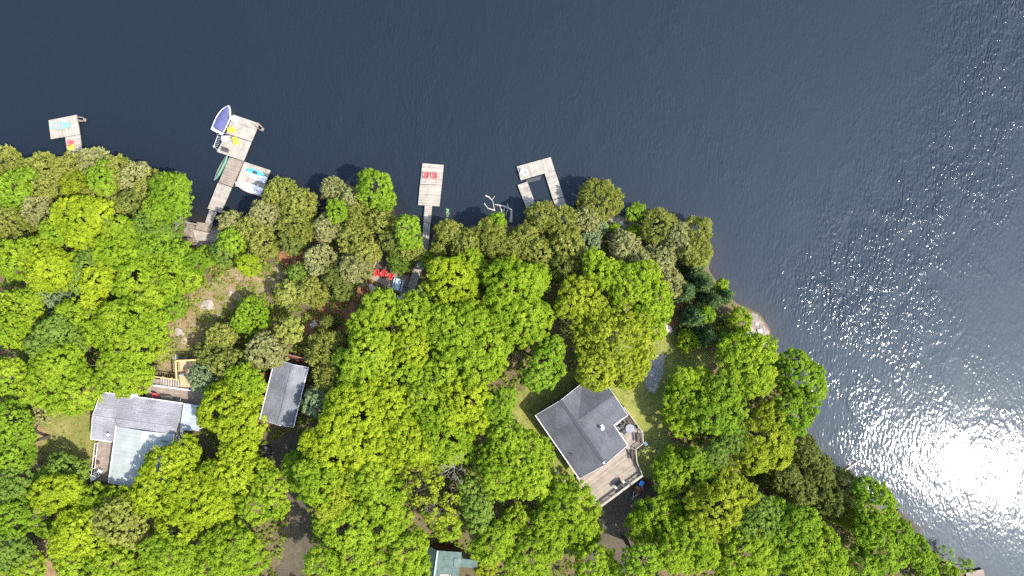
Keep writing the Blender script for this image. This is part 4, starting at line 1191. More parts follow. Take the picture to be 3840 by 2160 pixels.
# covered motorboat
st_, bo_ = P(812.5, 496, .5), P(861, 398, .5)
mc = (st_ + bo_) / 2; ang = math.atan2(bo_.y - st_.y, bo_.x - st_.x)
mbt = thing('motorboat', 'white motorboat under a navy cover moored to the long dock', 'boat', (mc.x, mc.y, -.25), ang)
LB = (bo_ - st_).length
v, f, gun = hull(LB, 2.05, .85, .85, 0, sheer=.22, keel=.55, ex=3.6, n=28)
b = MB(); b.add(v, f); b.build('hull', WHT, mbt, world=False, smooth=True)
gunwale(gun, .055).build('rub_rail', WHT, mbt, world=False, smooth=True)
deck_surface(gun, .03, .88, .26, 3, 28).build('cover', BLU, mbt, world=False, smooth=True)
b = MB(); b.box((-LB / 2 + .17, 0, .84), (.36, 1.66, .07)); b.build('stern_deck', WHT, mbt, world=False)
om = MB(); om.box((-LB / 2 - .12, -.35, .78), (.34, .3, .42)); om.box((-LB / 2 - .12, -.35, .3), (.14, .1, .7)); om.build('outboard_motor', CHA, mbt, world=False)

for a, e in (((.3, -1.0, .93), P(872, 437, DZ + .05)), ((-LB / 2 + .3, -.95, .88), P(850, 500, DZ + .05))):
    q = FR[mbt.name].I @ e; q.z = e.z + .25
    b = MB(); b.tube([a, (Vector(a) + q) / 2 - Vector((0, 0, .08)), q], .02, 5); b.build('mooring_rope', WHP, mbt, world=False)
# lift ladder beside the boat
bl = thing('boat_lift_rack', 'thin white metal rack with rungs hung beside the motorboat stern', 'rack', P(805, 540, 0))
b = MB(); za = .55
rail = [P(816.4, 508, za), P(801.5, 549, za), P(814.8, 561, za)]
b.tube(rail, .025, 6); b.build('rail', WHP, bl)
b = MB()
for i in range(6):
    t = i / 5
    a = P(815, 513, za).lerp(P(802, 547, za), t); e = P(829, 518, za - .05).lerp(P(818, 549, za - .05), t)
    b.tube([a, e], .013, 5)
b.build('rungs', WHP, bl)
b = MB()
for a in ((816, 510), (801.5, 549)):
    q = P(*a, za); b.tube([(q.x, q.y, -1), q], .035, 6)
b.tube([P(797, 548, za), P(806, 550, za)], .03, 5); b.tube([P(801, 545, za), P(802, 554, za)], .03, 5)
b.build('posts', WHP, bl)

def kayak(loc, rz, L, W, m, label, seatm=CHA, name='kayak', tilt=0):
    r = thing(name, label, 'kayak', loc, rz)
    v, f, gun = hull(L, W, .24, .5, .5, sheer=0, keel=.7)
    b = MB(); b.add(v, f); b.build('hull', m, r, world=False, smooth=True)
    deck_surface(gun, 0, .99, .09).build('deck', m, r, world=False, smooth=True)
    c = MB(); n = 16
    c.tube([(math.cos(6.283 * i / n) * .42, math.sin(6.283 * i / n) * W * .30, .335) for i in range(n + 1)], .025, 5)
    c.prism([(math.cos(6.283 * i / n) * .38, math.sin(6.283 * i / n) * W * .27) for i in range(n)], .30, .338); c.build('cockpit', seatm, r, world=False)
    return r
def upturned(loc, rz, L, W, hh, m, label, name, stern=.0, bow=.55, km=None):
    r = thing(name, label, 'boat', loc, rz)
    v, f, gun = hull(L, W, hh, bow, stern, sheer=.05, keel=.62)
    top = max(p[2] for p in v)
    b = MB(); b.add([(p[0], p[1], top - p[2]) for p in v], [tuple(reversed(q)) for q in f]); b.build('hull', m, r, world=False, smooth=True)
    b = MB(); b.tube([(x, 0, top - (hh * .62 * max(0, (t - .72) / .28) ** 2) + .012) for x, t in ((-L / 2 + L * k / 10, k / 10) for k in range(10))], .03, 5); b.build('keel', km or m, r, world=False)
    gunwale([(x, w, top - z + .03) for x, w, z in gun], .03).build('gunwale', km or m, r, world=False)
    return r
a, e = P(918, 634, .6), P(1000, 661, .6)
kayak(((a + e) / 2), math.atan2(e.y - a.y, e.x - a.x), (e - a).length * .86, .78, CYA, 'cyan kayak on the rack platform of the long dock')
a, e = P(1005, 676, .6), P(912, 640, .6)
upturned(P(955, 660, .46), math.atan2(e.y - a.y, e.x - a.x), 3.9, 1.15, .36, WHT, 'white upturned dinghy between the cyan kayak and the bigger white hull', 'dinghy', km=WG)
a, e = P(982, 722, .6), P(880, 684, .6)
upturned(P(932, 703, .48), math.atan2(e.y - a.y, e.x - a.x), 4.5, 1.45, .42, WHT, 'bigger white upturned hull overhanging the water from the long dock', 'dinghy', km=PINK)
# grey and teal boat on the L dock
r = thing('rowing_shell', 'grey and teal boat resting upright on the L-shaped dock', 'boat', P(236, 472, DZ + .01), math.radians(3))
v, f, gun = hull(3.05, 1.0, .30, .62, 0, sheer=.06, keel=.6)
b = MB(); b.add(v, f); b.build('hull', TEA, r, world=False, smooth=True)
gunwale(gun, .035).build('gunwale', TEA, r, world=False)
deck_surface(gun, -.05, .95, 0, 0, 12).build('grey_well', GRY, r, world=False)
deck_surface(gun, -.01, .95, .05, 10, 19).build('bow_deck', TEA, r, world=False)
for x_, w_ in ((-.9, .85), (-.1, .92)):
    b = MB(); b.box((x_, 0, .27), (.25, w_, .04)); b.build('thwart', GRY, r, world=False)
# green canoe tipped against the long dock
cn = thing('canoe', 'green canoe with yellow inside tipped against the long dock walkway', 'canoe', P(839.5, 634.5, .1), math.atan2(P(812, 680).y * -1 + P(860, 588).y, P(860, 588).x - P(812, 680).x))
v, f, gun = hull(4.3, 1.02, .42, .5, .5, sheer=0, keel=.6)
R = Matrix.Rotation(math.radians(-46), 3, 'X')
tw = lambda p: tuple(R @ Vector((p[0], p[1], p[2])) + Vector((0, .06, .22)))
b = MB(); b.add([tw(p) for p in v], f); b.build('hull', GRN, cn, world=False, smooth=True)
b = MB(); b.tube([tw((x, w, z)) for x, w, z in gun], .035, 6); b.tube([tw((x, -w, z)) for x, w, z in gun], .035, 6); b.build('gunwale', WG2, cn, world=False)
dd = deck_surface(gun, -.12, .9); dd.v = [tw(p) for p in dd.v]; dd.build('inside', mat('canoe_yellow', (.42, .33, .08), .6, .2, 3), cn, world=False)
for x in (-1.1, 0, 1.1):
    b = MB(); b.bar(tw((x, -.36, .34)), tw((x, .36, .34)), .16, .03); b.build('thwart', WG2, cn, world=False)
# loose things on the boat platform
tp = thing('folded_tarp', 'rumpled white tarp heaped at the motorboat stern', 'tarp', P(842, 518, DZ))
b = MB(); n = 10; rg = np.random.default_rng(4); vs = []; fs = []
for i in range(n + 1):
    for j in range(n + 1):
        u, w = i / n * 2 - 1, j / n * 2 - 1
        e = max(0, 1 - max(abs(u), abs(w)) ** 4)
        vs.append((u * .52, w * .36, .01 + e * (.10 + .16 * rg.random())))
for i in range(n):
    for j in range(n): k = i * (n + 1) + j; fs.append((k, k + n + 1, k + n + 2, k + 1))
b.add(vs, fs); b.build('cloth', WHT, tp, world=False, smooth=True)
b = MB(); b.tube([(-.5, -.1, .2), (0, .02, .3), (.5, .08, .2)], .018, 5); b.build('cord', BTU, tp, world=False)
bk = thing('mooring_bollard', 'dark mooring post with cap at the corner between the long dock platforms', 'post', P(853, 506.5, DZ))
b = MB(); b.tube([(0, 0, 0), (0, 0, .42)], [.14, .13], 10); b.build('post', WD, bk, world=False)
b = MB(); b.disc((0, 0, .47), .19, .05, 14); b.build('cap', CHA, bk, world=False)
# driftwood and lily leaves
dw = thing('driftwood', 'bleached driftwood branches lying in the shallows before the shore cedars', 'driftwood', P(1880, 775, 0))
def zt(sx, sy, lo): return P(sx, sy, lo)
zz = lambda x, y: P(1380 + x / 2.337, 560 + y / 2.337, .12)
b = MB(); b.tube([zz(1250, 640), zz(1255, 590), zz(1256, 530), zz(1195, 500), zz(1150, 490), zz(1112, 483)], [.26, .22, .17, .14, .11, .07], 7); b.build('stem', BARKW, dw)
b = MB()
for a in ([(1115, 535), (1085, 528), (1050, 515), (1018, 474)], [(1030, 405), (1060, 418), (1085, 445)], [(1106, 528), (1100, 480), (1088, 440), (1110, 412)],
          [(1150, 490), (1170, 535), (1175, 585)], [(1195, 500), (1190, 560)], [(1235, 515), (1210, 560), (1208, 585)], [(1235, 515), (1220, 480)], [(1165, 520), (1185, 545)]):
    k = .12 if a[0] in ((1115, 535), (1030, 405)) else .065
    b.tube([zz(*q) for q in a], [k, k * .9] + [k * .6] * (len(a) - 2), 6)
b.build('branches', BARKW, dw)
b = MB()
rg = np.random.default_rng(9)
for i in range(16):
    q = P(1679 + rg.normal() * 6, 795 + rg.normal() * 6, .02); b.disc((q.x, q.y, .02 + .002 * i), rg.uniform(.07, .13), .008, 9)
tag(b.build('lily_leaves', mat('lily_leaf', (.16, .26, .10), .5, .2, 4)), 'patch of floating lily leaves beside the two-chair dock gangway', 'lily leaves', kind='stuff')
# ------------------------------------------------------------------ houses
class LF:
    """local builder for a house standing at a turned plan frame"""
    def __init__(self, root): self.r = root
    def build(self, b, name, m, parent=None, smooth=False): return b.build(name, m, parent or self.r, world=False, smooth=smooth)

def px_local(root, sx, sy, z):
    """photo point at world height z -> plan coordinates of a thing"""
    return FR[root.name].I @ P(sx, sy, z)

def windows(b_parent, spots, root, label=None):
    """each (x, y, z, width, height, along) a framed window set 3 cm proud of its wall"""
    for x, y, z, w, h, ax in spots:
        f = MB(); t = .06
        def bx(cx, cz, sw, sh):
            if ax == 'x': f.box((x + cx, y, z + cz), (sw, .07, sh))
            else: f.box((x, y + cx, z + cz), (.07, sw, sh))
        bx(0, h / 2, w + .12, t); bx(0, -h / 2, w + .12, t); bx(-w / 2, 0, t, h - .06); bx(w / 2, 0, t, h - .06)
        o = f.build('window', WHP, root, world=False)
        gq = MB(); gq.box((x, y, z), (w - .07, .03, h - .07) if ax == 'x' else (.03, w - .07, h - .07)); gq.build('pane', GLASS, o, world=False)

def gable(root, name, m, x0, x1, y0, y1, yr, ez, rise, th=.14, rise0=0.0, rise1=0.0, cap=True, fascia=WHP):
    """two slopes meeting at y=yr; returns the roof object"""
    b = MB()
    R = ez + rise
    b.slab([(x0, y0, ez + rise0), (x1, y0, ez + rise0), (x1, yr, R), (x0, yr, R)], th, .5)
    b.slab([(x0, yr, R + .001), (x1, yr, R + .001), (x1, y1, ez + rise1), (x0, y1, ez + rise1)], th, .5)
    o = b.build(name, m, root, world=False)
    f = MB()
    for x in (x0 - .015, x1 + .015):
        f.bar((x, y0, ez + rise0 - th / 2), (x, yr, R - th / 2), .03, th + .06); f.bar((x, yr, R - th / 2), (x, y1, ez + rise1 - th / 2), .03, th + .06)
    f.bar((x0, y0 - .02, ez + rise0 - th / 2 + .01), (x1, y0 - .02, ez + rise0 - th / 2 + .01), .09, th + .03)
    f.bar((x0, y1 + .02, ez + rise1 - th / 2 + .01), (x1, y1 + .02, ez + rise1 - th / 2 + .01), .09, th + .03)
    f.build('fascia', fascia, o, world=False)
    if cap:
        c = MB(); c.bar((x0, yr - .1, R + .012), (x1, yr - .1, R + .012), .2, .03); c.bar((x0, yr + .1, R + .012), (x1, yr + .1, R + .012), .2, .03)
        c.build('ridge_cap', cap if cap is not True else m, o, world=False)
    return o

# ---------------------------------------------------------------- dark-roofed house
zg = PG(2180, 1620).z
EZ = 3.0
W_ = P(2008, 1558, zg + EZ); S_ = P(2172.5, 1795, zg + EZ); E_ = P(2350, 1664, zg + EZ)
A = (S_ - W_).length; B = (E_ - S_).length
hm = thing('dark_roofed_house', 'house with dark shingled crossed gables and a wide plank deck', 'house', (W_.x, W_.y, zg), math.atan2(S_.y - W_.y, S_.x - W_.x))
RI = 1.6
pw = lambda sx, sy, dz: px_local(hm, sx, sy, zg + dz)
wx1 = pw(2304, 1592, EZ).x                     # notch where the wing ends
wy1 = B + 2.45
b = MB(); o_ = .42
b.prism([(o_, o_), (A - o_, o_), (A - o_, B - o_), (o_, B - o_)], -.6, EZ - .12, .5)
b.add([(o_, o_, EZ - .12), (o_, B - o_, EZ - .12), (o_, B / 2, EZ + RI - .22)], [(0, 1, 2)], .5)
b.add([(A - o_, o_, EZ - .12), (A - o_, B - o_, EZ - .12), (A - o_, B / 2, EZ + RI - .22)], [(2, 1, 0)], .5)
b.prism([(o_ + .02, B - .5), (wx1 - o_, B - .5), (wx1 - o_, wy1 - o_), (o_ + .02, wy1 - o_)], -.6, EZ - .125, .4)
wr = wx1 / 2
b.add([(o_ + .02, wy1 - o_, EZ - .125), (wx1 - o_, wy1 - o_, EZ - .125), (wr, wy1 - o_, EZ + RI * .85 - .2)], [(0, 1, 2)], .4)
wl = b.build('walls', SIDING, hm, world=False)
rf = gable(hm, 'main_roof', SH_DARK, 0, A, 0, B, B / 2, EZ, RI, cap=mat('dark_ridge_shingle', (.05, .05, .056), .9, .3, 4))
# wing roof, its ridge running out over the lakeward side
b = MB(); RW = EZ + RI * .88
yj = B / 2 + (B / 2) * (1 - .88) 
b.slab([(-.02, B + .03, EZ + .002), (wr, yj, RW), (wr, wy1, RW), (-.02, wy1, EZ + .002)][::-1] if False else [(-.02, wy1, EZ + .002), (-.02, B + .03, EZ + .002), (wr, yj, RW), (wr, wy1, RW)], .12, .5)
b.slab([(wr, wy1, RW), (wr, yj, RW), (wx1, B + .03, EZ + .002), (wx1, wy1, EZ + .002)], .12, .5)
b2 = b.build('wing_roof', SH_DARK, hm, world=False)
f = MB(); f.bar((-.02, wy1 + .02, EZ - .05), (wr, wy1 + .02, RW - .05), .03, .18); f.bar((wr, wy1 + .02, RW - .05), (wx1, wy1 + .02, EZ - .05), .03, .18)
f.bar((-.03, B, EZ - .05), (-.03, wy1, EZ - .05), .07, .14); f.bar((wx1 + .02, B + .1, EZ - .05), (wx1 + .02, wy1, EZ - .05), .07, .14)
f.build('fascia', WHP, b2, world=False)
vl = MB(); vl.bar((.0, B + .02, EZ + .03), (wr, yj, RW + .03), .14, .03); vl.bar((wx1, B + .02, EZ + .03), (wr, yj, RW + .03), .10, .02)
vl.build('valley_flashing', CHA, b2, world=False)
windows(wl, [(A - o_ + .03, 2.2, 1.7, 1.2, 1.0, 'y'), (A - o_ + .03, 6.2, 1.7, 1.2, 1.0, 'y'), (2.5, o_ - .03, 1.7, 1.1, .9, 'x'), (6.5, o_ - .03, 1.7, 1.1, .9, 'x'), (wr, wy1 - o_ + .03, 1.6, 1.8, 1.2, 'x')], hm)
d = MB(); d.box((A - o_ + .035, 4.2, 1.3), (.06, 1.0, 2.1)); dr = d.build('door', WHP, hm, world=False)
d = MB(); d.box((A - o_ + .09, 4.6, 1.3), (.05, .05, .14)); d.build('handle', CHA, dr, world=False)
# chimney and vents
c = pw(2257.5, 1604, EZ + .9); hz = EZ + RI * (1 - abs(c.y - B / 2) / (B / 2))
b = MB(); b.tube([(c.x, c.y, hz - .2), (c.x, c.y, hz + .75)], .17, 12); ch = b.build('chimney', GAL, hm, world=False)
b = MB(); b.disc((c.x, c.y, hz + .98), .24, .05, 14); b.tube([(c.x, c.y, hz + .74), (c.x, c.y, hz + .95)], .1, 8); b.build('rain_cap', WHP, ch, world=False)
b = MB(); b.box((c.x, c.y, hz + .03), (.62, .62, .08)); b.build('flashing', WHP, ch, world=False)
c = pw(2145, 1704, EZ + .6); hz = EZ + RI * (1 - abs(c.y - B / 2) / (B / 2))
b = MB(); b.tube([(c.x, c.y, hz - .1), (c.x, c.y, hz + .5)], .06, 8); b.disc((c.x, c.y, hz + .5), .1, .05, 10); b.build('vent_pipe', BLK, hm, world=False)
c = pw(2262, 1731, EZ + .98); b = MB(); b.box((c.x - .02, c.y, EZ + RI + .06), (.28, .28, .22)); b.build('ridge_vent', WHP, hm, world=False)
# deck
DK = .95
pts = [(2169, 1800), (2190, 1842), (2236, 1902), (2406, 1776), (2385, 1730), (2381, 1679), (2408, 1658), (2406, 1616), (2336, 1522)]
dp = [pw(a, b_, DK) for a, b_ in pts]
dkr = MB()
q0, q1, q2, q3 = pw(2160, 1790, DK), pw(2238, 1903, DK), pw(2406, 1776, DK), pw(2331, 1663, DK)
dkr.planks([(q1.x, q1.y), (q2.x, q2.y), (q3.x, q3.y), (q0.x, q0.y)], DK, .05, .145)
dk = dkr.build('deck', WT, hm, world=False)
b = MB()
u0, u1, u2, u3 = pw(2311, 1600, DK), pw(2350, 1668, DK), pw(2381, 1679, DK), pw(2408, 1658, DK)
b.planks([(u0.x, u0.y), (pw(2336, 1522, DK).x, pw(2336, 1522, DK).y), (pw(2406, 1616, DK).x, pw(2406, 1616, DK).y), (u1.x, u1.y)], DK - .004, .045, .145)
b.planks([(u1.x, u1.y), (pw(2406, 1616, DK).x, pw(2406, 1616, DK).y), (u3.x, u3.y), (u2.x, u2.y)], DK - .012, .04, .145)
b.planks([(q3.x, q3.y), (u1.x, u1.y), (u2.x, u2.y), (pw(2385, 1730, DK).x, pw(2385, 1730, DK).y)], DK - .016, .04, .145)
b.build('boards', WT, dk, world=False)
b = MB()
for a in pts + [(2320, 1840), (2280, 1870), (2300, 1760), (2360, 1640)]:
    q = pw(*a, DK); b.bar((q.x, q.y, -.5), (q.x, q.y, DK - .06), .12, .12)
b.build('posts', WT, dk, world=False)
def railing(root, pts, z, m, name='railing', hgt=.92, step=1.3, cap=.14, world=False, balusters=True, parent=None):
    b = MB()
    for i in range(len(pts) - 1):
        p, q = Vector(pts[i]), Vector(pts[i + 1]); p.z = q.z = z
        L_ = (q - p).length; n = max(1, int(L_ / step))
        for k in range(n + 1):
            c = p.lerp(q, k / n); b.bar(c - Vector((0, 0, .05)), c + Vector((0, 0, hgt - .03)), .09, .09)
        b.bar(p + Vector((0, 0, hgt)), q + Vector((0, 0, hgt)), cap, .04)
        b.bar(p + Vector((0, 0, .12)), q + Vector((0, 0, .12)), .05, .07)
        if balusters:
            m_ = int(L_ / .2)
            for k in range(1, m_):
                c = p.lerp(q, k / m_); b.bar(c + Vector((0, 0, .14)), c + Vector((0, 0, hgt - .02)), .035, .035)
    return b.build(name, m, parent or root, world=world)
railing(hm, [pw(*a, DK) for a in [(2336, 1522), (2406, 1616), (2408, 1658), (2381, 1679), (2385, 1730), (2406, 1776)]], DK, WG, cap=.12, parent=dk)
railing(hm, [pw(*a, DK) for a in [(2406, 1776), (2236, 1902)]], DK, WG, cap=.32, parent=dk)
railing(hm, [pw(*a, DK) for a in [(2170, 1806), (2190, 1842)]], DK, WG, cap=.16, parent=dk)
railing(hm, [pw(*a, DK) for a in [(2306, 1590), (2350, 1549)]], DK, WHP, cap=.08, parent=dk, balusters=False)
b = MB()
A1, A2 = pw(2202, 1838, DK), pw(2238, 1890, DK)
for k in range(5):
    q = A1.lerp(A2, k / 4)
    pass
b.prism([tuple(pw(*a, .5)[:2]) for a in [(2190, 1842), (2206, 1832), (2240, 1888), (2228, 1900)]], .4, .48, .5)
b.prism([tuple(pw(*a, .2)[:2]) for a in [(2178, 1851), (2189, 1843), (2227, 1901), (2214, 1909)]], .12, .2, .5)
b.build('side_steps', WG, dk, world=False)
# ----- things on the deck
fr = FR[hm.name]
wloc = lambda sx, sy: P(sx, sy, zg + DK + .004)
tb = thing('round_table', 'round grey patio table on the upper corner of the wide deck', 'table', wloc(2359, 1603))
b = MB(); b.disc((0, 0, .74), .64, .035, 28); b.build('tabletop', mat('grey_tabletop', (.19, .19, .20), .35, .08, 3), tb, world=False)
b = MB(); b.tube([(0, 0, 0), (0, 0, .7)], .04, 8); b.tube([(0, 0, .7), (0, 0, .78)], .05, 8); b.build('pedestal', CHA, tb, world=False)
for k in range(3):
    a = k * 2.094; b = MB(); b.bar((0, 0, .05), (.4 * math.cos(a), .4 * math.sin(a), .02), .05, .04); b.build('leg', CHA, tb, world=False)
def patio_chair(loc, rz, label, group, m=CHA):
    r = thing('patio_chair', label, 'chair', loc, rz, group)
    b = MB(); b.box((0, 0, .43), (.5, .5, .04)); b.build('seat', m, r, world=False)
    b = MB(); b.box((0, .27, .72), (.5, .035, .5), 0, rx=-.2); b.build('backrest', m, r, world=False)
    for s in (-1, 1):
        b = MB(); b.box((s * .28, .0, .63), (.05, .5, .03)); b.build('armrest', m, r, world=False)
        for y in (-1, 1):
            b = MB(); b.bar((s * .25, y * .23, 0), (s * .25, y * .23, .62 if y < 0 else .45), .03, .03); b.build('leg', m, r, world=False)
    return r
GRP = 'dark chairs round the grey patio table'
patio_chair(wloc(2343, 1586), math.radians(40), 'dark patio chair between the round table and the lakeward railing corner', GRP)
patio_chair(wloc(2331, 1598), math.radians(80), 'dark patio chair between the round table and the house eave', GRP)
patio_chair(wloc(2340, 1617), math.radians(130), 'dark patio chair on the wide deck side of the round table', GRP)
patio_chair(wloc(2379, 1597), math.radians(-75), 'dark patio chair between the round table and the outer railing', GRP)
def dbench(a, e, label, m=WG):
    p, q = wloc(*a), wloc(*e); c = (p + q) / 2
    return bench(c, math.atan2(q.y - p.y, q.x - p.x), (q - p).length, m, label)
dbench((2396, 1656), (2393, 1624), 'brown bench against the outer corner railing of the upper deck', WD)
dbench((2377, 1722), (2372, 1688), 'brown bench against the bend of the wide deck railing', WD)
dbench((2374, 1583), (2350, 1556), 'narrow brown bench along the lakeward railing of the upper deck', WD)
gl = thing('barbecue', 'dark barbecue with a grey side shelf on the wide deck', 'barbecue', wloc(2320, 1811), math.radians(36))
b = MB(); b.box((0, 0, .5), (.9, .6, .6)); b.build('cabinet', CHA, gl, world=False)
b = MB(); b.tube([(-.45, 0, .86), (.45, 0, .86)], .32, 14); b.build('lid', BLK, gl, world=False, smooth=False)
for s in (-1, 1):
    b = MB(); b.box((s * .7, 0, .82), (.4, .5, .04)); b.build('side_shelf', GRY, gl, world=False)
    for y in (-1, 1):
        b = MB(); b.bar((s * .4, y * .25, 0), (s * .4, y * .25, .2), .06, .06); b.build('leg', CHA, gl, world=False)
cb = thing('storage_box', 'square grey storage box at the cut corner of the wide deck', 'box', wloc(2231, 1880), math.radians(36))
b = MB(); b.box((0, 0, .25), (.85, .75, .5)); b.build('body', GRY, cb, world=False)
b = MB(); b.box((0, 0, .53), (.9, .8, .06)); b.build('lid', WG, cb, world=False)
wb = thing('white_box', 'small white box lid lying on the yard grass beside the upper deck', 'box', PG(2420, 1662), math.radians(-60))
b = MB(); b.box((0, 0, .16), (.62, .42, .30)); b.build('body', WHT, wb, world=False)
b = MB(); b.box((0, 0, .335), (.66, .46, .05)); b.build('lid', WHT, wb, world=False)
# ---------------------------------------------------------------- trailer
tl = PG(2397, 1818)
tr = thing('utility_trailer', 'rusty brown utility trailer parked beside the wide deck', 'trailer', tl, math.radians(61))
b = MB(); b.planks([(-1.15, -.72), (1.15, -.72), (1.15, .72), (-1.15, .72)], .62, .05, .16); b.build('bed', WR, tr, world=False)
for s in (-1, 1):
    b = MB(); b.box((0, s * .74, .82), (2.3, .04, .36)); b.build('side_board', WR, tr, world=False)
    b = MB(); b.tube([(0, s * .82, .3), (0, s * 1.0, .3)], .3, 16); wh = b.build('wheel', BLK, tr, world=False)
    b = MB(); b.tube([(0, s * 1.0, .3), (0, s * 1.012, .3)], .14, 12); b.build('rim', GAL, wh, world=False)
    b = MB(); b.box((0, s * .92, .64), (.8, .24, .03)); b.build('mudguard', CHA, tr, world=False)
b = MB(); b.box((1.17, 0, .82), (.04, 1.44, .36)); b.build('front_board', WR, tr, world=False)
b = MB(); b.bar((-1.1, -.4, .52), (-2.1, 0, .45), .08, .08); b.bar((-1.1, .4, .52), (-2.1, 0, .45), .08, .08); b.bar((-2.05, 0, .45), (-2.35, 0, .45), .09, .09); b.build('drawbar', GAL, tr, world=False)
b = MB(); b.tube([(-2.0, 0, 0), (-2.0, 0, .75)], .035, 6); b.build('jockey_stand', GAL, tr, world=False)
M_ = FR[tr.name].M
bt = M_ @ Vector((.52, .12, .648))
tub = thing('blue_tub', 'bright blue plastic tub riding on the utility trailer', 'tub', bt, math.radians(58))
b = MB(); vs = []
for z, s in ((0, .8), (.42, 1.0), (.42, .93), (.06, .75)): vs += [(x * .36 * s, y * .28 * s, z) for x, y in ((-1, -1), (1, -1), (1, 1), (-1, 1))]
b.add(vs, [(3, 2, 1, 0)] + [(k * 4 + i, k * 4 + (i + 1) % 4, k * 4 + 4 + (i + 1) % 4, k * 4 + 4 + i) for k in range(3) for i in range(4)] + [(12, 13, 14, 15)]); b.build('body', BTU, tub, world=False)
b = MB(); b.box((0, 0, .435), (.78, .62, .03)); b.build('lid', BTU, tub, world=False)
br = M_ @ Vector((-.25, 0, .648))
bp_ = thing('brushwood_pile', 'heap of brown boards and brush loaded on the utility trailer', 'brush pile', br, math.radians(61))
b = MB(); rg = np.random.default_rng(3)
for i in range(42):
    x, y, z = rg.uniform(-.75, .5), rg.uniform(-.55, .55), .02 + .22 * rg.random()
    a = rg.normal() * .5
    L_ = rg.uniform(.35, .8)
    b.bar((x - L_ / 2 * math.cos(a), y - L_ / 2 * math.sin(a), z + rg.uniform(0, .15)), (x + L_ / 2 * math.cos(a), y + L_ / 2 * math.sin(a), z + rg.uniform(0, .15)), rg.uniform(.03, .12), .03)
b.build('sticks', mat('reddish_scrap_wood', (.20, .11, .07), .9, .4, 5), bp_, world=False)
# ---------------------------------------------------------------- grey-roofed cottage
zc = PG(500, 1600).z
EZ = 2.6
O_ = P(341, 1646, zc + EZ); N_ = P(378, 1470, zc + EZ); NE = P(685, 1512, zc + EZ)
hl = thing('grey_roofed_cottage', 'cottage with light grey shingles and a white metal wing roof', 'house', (O_.x, O_.y, zc), math.atan2(NE.y - N_.y, NE.x - N_.x))
pl = lambda sx, sy, dz: px_local(hl, sx, sy, zc + dz)
n_ = pl(378, 1470, EZ); ne = pl(685, 1512, EZ)
A = ne.x; B = n_.y
RI = .72
x0 = min(n_.x, 0) 
x0 = (n_.x) / 2
b = MB(); o_ = .4
b.prism([(x0 + o_, o_), (A - .3, o_), (A - .3, B - o_), (x0 + o_, B - o_)], -.6, EZ - .12, .5)
b.add([(x0 + o_, o_, EZ - .12), (x0 + o_, B - o_, EZ - .12), (x0 + o_, B / 2, EZ + RI - .2)], [(0, 1, 2)], .5)
b.add([(A - .3, o_, EZ - .12), (A - .3, B - o_, EZ - .12), (A - .3, B / 2, EZ + RI - .2)], [(2, 1, 0)], .5)
wl = b.build('walls', SIDINGG, hl, world=False)
b = MB(); R_ = EZ + RI
b.slab([(0.0, 0, EZ), (A - .45, 0, EZ), (A - .2, B / 2, R_), (x0 - .05, B / 2, R_)], .14, .5)
b.slab([(x0 - .05, B / 2, R_ + .001), (A - .2, B / 2, R_ + .001), (A, B, EZ), (n_.x, B, EZ)], .14, .5)
rf = b.build('main_roof', SH_GREY, hl, world=False)
f = MB(); f.bar((n_.x, B + .02, EZ - .04), (A, B + .02, EZ - .04), .09, .17); f.bar((0, -.02, EZ - .04), (3.0, -.02, EZ - .04), .09, .17)
f.bar((-.015, 0, EZ - .06), (x0 - .065, B / 2, R_ - .06), .03, .2); f.bar((x0 - .065, B / 2, R_ - .06), (n_.x - .015, B, EZ - .06), .03, .2)
f.build('fascia', WHP, rf, world=False)
c = MB(); c.bar((x0, B / 2 - .09, R_ + .012), (A - .25, B / 2 - .09, R_ + .012), .18, .03); c.bar((x0, B / 2 + .09, R_ + .012), (A - .25, B / 2 + .09, R_ + .012), .18, .03); c.build('ridge_cap', SH_GREY, rf, world=False)
# white metal wing
wa = pl(436, 1600, EZ + .7); wc = pl(401, 1810, EZ + .7); wd_ = pl(542, 1625, EZ + .98); we = pl(503, 1826, EZ + .98)
xl = (wa.x + wc.x) / 2; yt = wa.y; yb = wc.y; xr = (wd_.x + we.x) / 2; xe = xr + (xr - xl) * 1.0
b = MB()
b.slab([(xl, yb, EZ + .52), (xr, yb, EZ + .98), (xr, yt, EZ + .98), (xl, yt, EZ + .52)], .12, .5)
b.slab([(xr, yb, EZ + .98), (xe, yb, EZ + .52), (xe, yt, EZ + .52), (xr, yt, EZ + .98)], .12, .5)
wrf = b.build('wing_roof', M_PALE, hl, world=False)
rb = MB(); n = 14
for i in range(1, n):
    y = yb + (yt - yb) * i / n
    rb.bar((xl, y, EZ + .525), (xr, y, EZ + .985), .035, .03); rb.bar((xr, y, EZ + .985), (xe, y, EZ + .525), .035, .03)
rb.build('standing_seams', M_PALE, wrf, world=False)
c = MB(); c.bar((xr - .1, yb, EZ + .995), (xr - .1, yt, EZ + .995), .2, .03); c.bar((xr + .1, yb, EZ + .995), (xr + .1, yt, EZ + .995), .2, .03); c.build('ridge_cap', M_PALE, wrf, world=False)
f = MB(); f.bar((xl - .02, yb, EZ + .46), (xl - .02, yt, EZ + .46), .1, .14); f.bar((xe + .02, yb, EZ + .46), (xe + .02, yt, EZ + .46), .1, .14)
f.bar((xl, yb - .02, EZ + .46), (xr, yb - .02, EZ + .92), .03, .18); f.bar((xr, yb - .02, EZ + .92), (xe, yb - .02, EZ + .46), .03, .18); f.build('fascia', WHP, wrf, world=False)
b = MB(); b.prism([(xl + .3, yb + .3), (xe - .3, yb + .3), (xe - .3, .6), (xl + .3, .6)], -.6, EZ + .4, .5)
b.prism([(xl + .15, .55), (xe - .15, .55), (xe - .15, yt - .05), (xl + .15, yt - .05)], EZ - .1, EZ + .4, .5)
